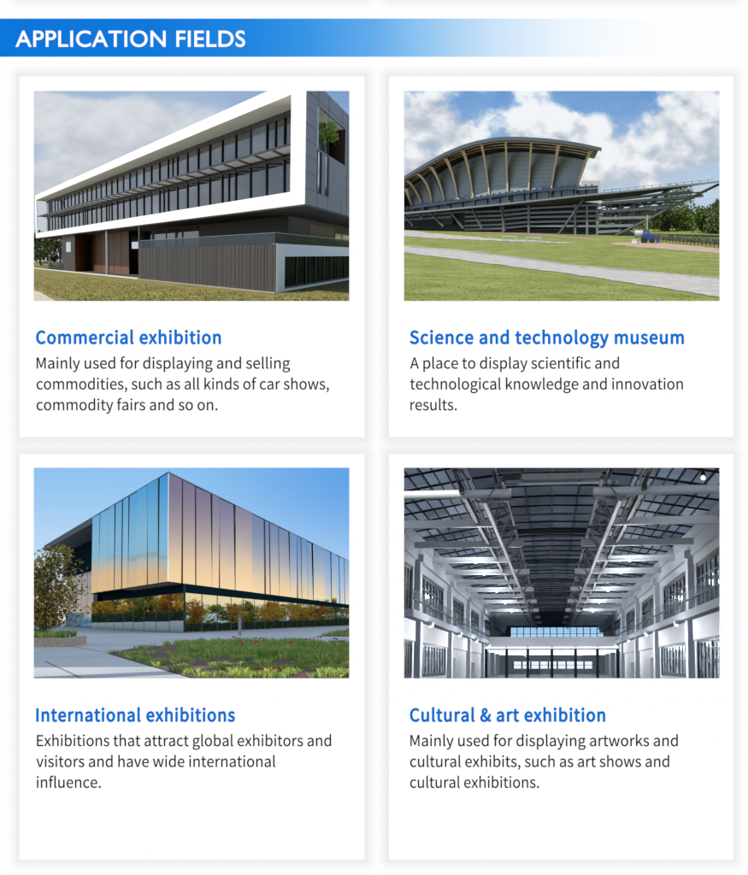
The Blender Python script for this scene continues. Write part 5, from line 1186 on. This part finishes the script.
# beams across
k = 0; y = 13.45
while y < 57:
    t = thing('roof_beam', 'pale steel beam spanning the hall roof, %s from the front' % ('nearest' if k == 0 else 'the one %d bays back' % k), 'beam', f4, (0, y, 1.86), 'steel beams across the hall roof')
    H = 1.87; r = .05 if k == 0 else .042
    for sg in (-1, 1):
        mb = MB(); a, b = (sg * W if y > 17.5 or sg > 0 else -(168 / 1214) * y), sg * (.455 if k % 2 == 0 else .74)
        if k == 0: mb.tube(V((a, y, H + .05)), V((b, y, H + .05)), r, 16)
        else:
            mb.beam(V((a, y, H + .012)), V((b, y, H + .012)), .09, .024); mb.beam(V((a, y, H + .065)), V((b, y, H + .065)), .04, .08)
        mb.build('side_beam', beamw, t)
        mb = MB(); mb.beam(V((sg * 1.40, y, H)), V((sg * .74, y + 1.3, H + .22)), .035, .035); mb.beam(V((sg * .46, y, H - .02)), V((sg * .86, y + .9, H - .22 + .3)), .035, .035); mb.build('strut', trussm, t)
        if k in (3, 4, 6, 8, 10):
            mb = MB(); mb.ball(V((sg * 1.38, y - .07, H + .0)), .018 if k < 6 else .026, 0, 8, 5); mb.build('lamp', lamp4, t)
            ld = bpy.data.lights.new('beam_lamp_light', 'POINT'); ld.energy = 13; ld.shadow_soft_size = .05; ld.color = (.94, .97, 1)
            lo_ = bpy.data.objects.new('beam_lamp_light', ld); COL.objects.link(lo_); lo_.parent = t; lo_.location = f4.M @ V((sg * 1.38, -.3, -.16))
    mb = MB()
    if k % 2 == 0: mb.beam(V((-.56, y + .2, H + .26)), V((.56, y + .2, H + .26)), .06, .07, 0)
    mb.beam(V((-.73, y + .15, H + .17)), V((.73, y + .15, H + .17)), .04, .025, 1)
    mb.build('middle_beam', [beamd, trussm], t)
    k += 1; y += 2.86
# long lattice girders
for sg in (-1, 1):
    for (xa_, za_, xb_, zb_, m1, m2, nm) in ((.735, 1.80, .545, 2.04, trussm, trussd, 'inner'), (1.0, 1.93, 1.10, 2.18, trussd, trussd, 'outer')):
        t = thing('lattice_girder', 'long %s lattice girder under the %s half of the hall roof' % ('pale inner' if nm == 'inner' else 'dark outer', side[sg]), 'girder', f4, (sg * xa_, Y0, za_), 'lattice girders along the hall roof')
        mb = MB(); mb.beam(V((sg * xa_, Y0, za_)), V((sg * xa_, Y2, za_)), .045, .045); mb.build('lower_chord', m1, t)
        mb = MB(); mb.beam(V((sg * xb_, Y0, zb_)), V((sg * xb_, Y2, zb_)), .035, .04); mb.build('upper_chord', m2, t)
        mb = MB(); mb.beam(V((sg * (xa_ + xb_) / 2, Y0, zb_ + .08)), V((sg * (xa_ + xb_) / 2, Y2, zb_ + .08)), .03, .03); mb.build('upper_chord', m2, t)
        mb = MB(); yy = Y0; st = .95; i = 0
        while yy < Y2 - st:
            mb.beam(V((sg * xa_, yy, za_)), V((sg * xb_, yy + st, zb_)), .02, .02); mb.beam(V((sg * xb_, yy + st, zb_)), V((sg * xa_, yy + 2 * st, za_)), .018, .018)
            mb.beam(V((sg * xb_, yy, zb_)), V((sg * (xa_ + xb_) / 2, yy + st, zb_ + .08)), .014, .014)
            mb.beam(V((sg * xa_, yy, za_)), V((sg * xb_, yy, zb_)), .016, .016); yy += 2 * st; i += 1
        mb.build('lattice', trussm if nm == 'inner' else trussd, t)
# pendant lamp
p = f4.at(703, 478, 14.6); t = thing('pendant_lamp', 'small lit lamp hanging from the roof at the upper right of the hall', 'lamp', f4, p)
mb = MB(); mb.tube(p + V((0, 0, .05)), V((p.x, p.y, 2.3)), .008, 8); mb.tube(p + V((0, 0, .03)), p + V((0, 0, .09)), .035, 12, 0, .015); mb.build('cord', frame4, t)
mb = MB(); mb.ball(p, .024); mb.build('bulb', lamp4, t)
ld = bpy.data.lights.new('pendant_light', 'POINT'); ld.energy = 10; ld.shadow_soft_size = .04; lo_ = bpy.data.objects.new('pendant_light', ld); COL.objects.link(lo_); lo_.parent = t; lo_.location = f4.M @ V((0, 0, -.06))

# end of the hall: gallery, glass partition, room behind, clerestory
zg1, zg0 = zr(636.8, Y1), zr(646.6, Y1); xw = f4.at(620, 640, Y1).x + .2
t = thing('end_gallery', 'pale gallery front crossing the far end of the hall above lit strips', 'gallery', f4, (0, Y1, zg0))
mb = MB(); mb.box(-xw, xw, Y1, Y1 + .2, zg0, zg1); mb.box(-xw, xw, Y1 + .201, Y2, zg1 - .12, zg1 - .08); mb.build('gallery_front', wallg, t)
mb = MB(); mb.box(-xw, xw, Y1 + .05, Y1 + .8, zg0 - .07, zg0 - .003); mb.build('gallery_soffit', wallw, t)
xsn = [f4.at(484 + x / 5.16, 648, Y1).x for x in (2, 115, 225, 350, 473, 587, 700)]
for a, b in zip(xsn, xsn[1:]):
    mb = MB(); mb.box(a + .05, b - .05, Y1 - .02, Y1 - .004, zg0 - .055, zg0 - .012); mb.build('strip_light', strip4, t)
gp = thing('glass_partition', 'full width glass partition with dark posts below the far gallery', 'partition', f4, (0, Y1 + .3, gh))
for x in [f4.at(484 + x / 5.16, 660, Y1).x for x in (8, 115, 225, 350, 473, 587, 692)]:
    mb = MB(); mb.box(x - .045, x + .045, Y1 + .28, Y1 + .36, gh, zg0 - .072); mb.build('post', frame4, gp)
gl5 = clear_glass('partition_glass', (.90, .95, 1, 1), .05)
mb = MB(); mb.box(-xw, xw, Y1 + .31, Y1 + .32, gh, zg0 - .072); mb.build('glass_sheet', gl5, gp)
# room behind
rw_ = wallw
mb = MB(); X5 = 3.3; zt5 = zg0 - .06
mb.box(-X5 - .1, -X5, Y1 + .3, 64, gh, zt5); mb.box(X5, X5 + .1, Y1 + .3, 64, gh, zt5)
wz0, wz1 = zr(668.6, 63.5), zr(661.5, 63.5); wx = f4.at(592, 660, 63.5).x
mb.box(-X5, X5, 63.5, 63.6, wz1, zt5); mb.box(-X5, X5, 63.5, 63.6, gh, wz0); mb.box(-X5, -wx, 63.5, 63.6, wz0, wz1); mb.box(wx, X5, 63.5, 63.6, wz0, wz1)
er = mb.build('wall', rw_, None, f4, (0, 63.5, gh)); tag(er, kind='structure')
mb = MB(); mb.box(-X5, X5, Y1 + .81, 63.6, zt5, zt5 + .02); rc_ = tag(mb.build('ceiling', wallg, None, f4), kind='structure')
for yy in (44.5, 49, 54, 59):  # ceiling strips added to brighten the far room
    mb = MB(); mb.box(-2.6, 2.6, yy, yy + .7, zt5 - .03, zt5 - .003); mb.build('strip_light', strip4, rc_)  # added strips, unlike the gallery's own strip lights
for i in range(9):
    x = -wx + 2 * wx * i / 9; mb = MB(); mb.box(x, x + .08, 63.44, 63.49, wz0, wz1)
    for q in (.5,): mb.box(x + .035, x + 2 * wx / 9, 63.45, 63.49, wz0 + (wz1 - wz0) * q - .012, wz0 + (wz1 - wz0) * q + .008)
    o = mb.build('window_frame', frame4, er); 
for x, w_, nm in ((-.75, .5, 'dark sofa in the glazed room at the end of the hall, left'), (.72, .42, 'pale sofa in the glazed room at the end of the hall')):
    c = V((x, 52, gh)); so_ = thing('sofa', nm, 'sofa', f4, c); m_ = mat('sofa_fabric', rgb(40, 44, 52) if x < 0 else rgb(190, 196, 204), .8)
    mb = MB(); mb.box(c.x - w_ / 2, c.x + w_ / 2, c.y, c.y + .3, gh + .03, gh + .13); mb.build('seat', m_, so_)
    mb = MB(); mb.box(c.x - w_ / 2, c.x + w_ / 2, c.y + .3, c.y + .38, gh + .03, gh + .25); mb.build('backrest', m_, so_)
    for s_ in (-1, 1):
        mb = MB(); mb.box(c.x + s_ * w_ / 2 - .03, c.x + s_ * w_ / 2 + .03, c.y - .01, c.y + .3, gh + .03, gh + .18); mb.build('armrest', m_, so_)
# clerestory end wall
cx0, cx1 = f4.at(510.5, 630, Y2).x, f4.at(603.5, 630, Y2).x; cz1, cz0 = zr(627, Y2), zr(637.6, Y2)
ew = MB(); ew.box(-3, cx0, Y2, Y2 + .1, zg1 - .2, 2.9); ew.box(cx1, 3, Y2, Y2 + .1, zg1 - .2, 2.9); ew.box(cx0, cx1, Y2, Y2 + .1, cz1, 2.9); ew.box(cx0, cx1, Y2, Y2 + .1, zg1 - .2, cz0)
ewo = ew.build('wall', mat('end_wall_dark', rgb(70, 76, 86), .7), None, f4, (0, Y2, 1)); tag(ewo, kind='structure')
mb = MB()
for i in range(15):
    x = cx0 + (cx1 - cx0) * i / 14; mb.box(x - .018, x + .018, Y2 - .05, Y2 - .01, cz0, cz1)
for q in (.0, .35, .97): mb.box(cx0, cx1, Y2 - .05, Y2 - .012, cz0 + (cz1 - cz0) * q - .01, cz0 + (cz1 - cz0) * q + .012)
mb.build('clerestory_frame', frame4, ewo)
# bright day sky seen through the far windows
def haze_sky(u, v): return lerp3((262, 266, 272), lerp3((196, 226, 248), (150, 200, 240), sm(1.3, 2.2, v)), sm(.55, .8, v))
sky_sheet('sky', f4, [-5, -2.5, 0, 2.5, 5], [-1.2, -.6, 0, .4, .55, .6, .7, .8, 1.2, 1.6, 2.0, 2.6, 3.4], lambda u, v: V((u, 70, v)), haze_sky, col_mat('far_sky', 1.0))
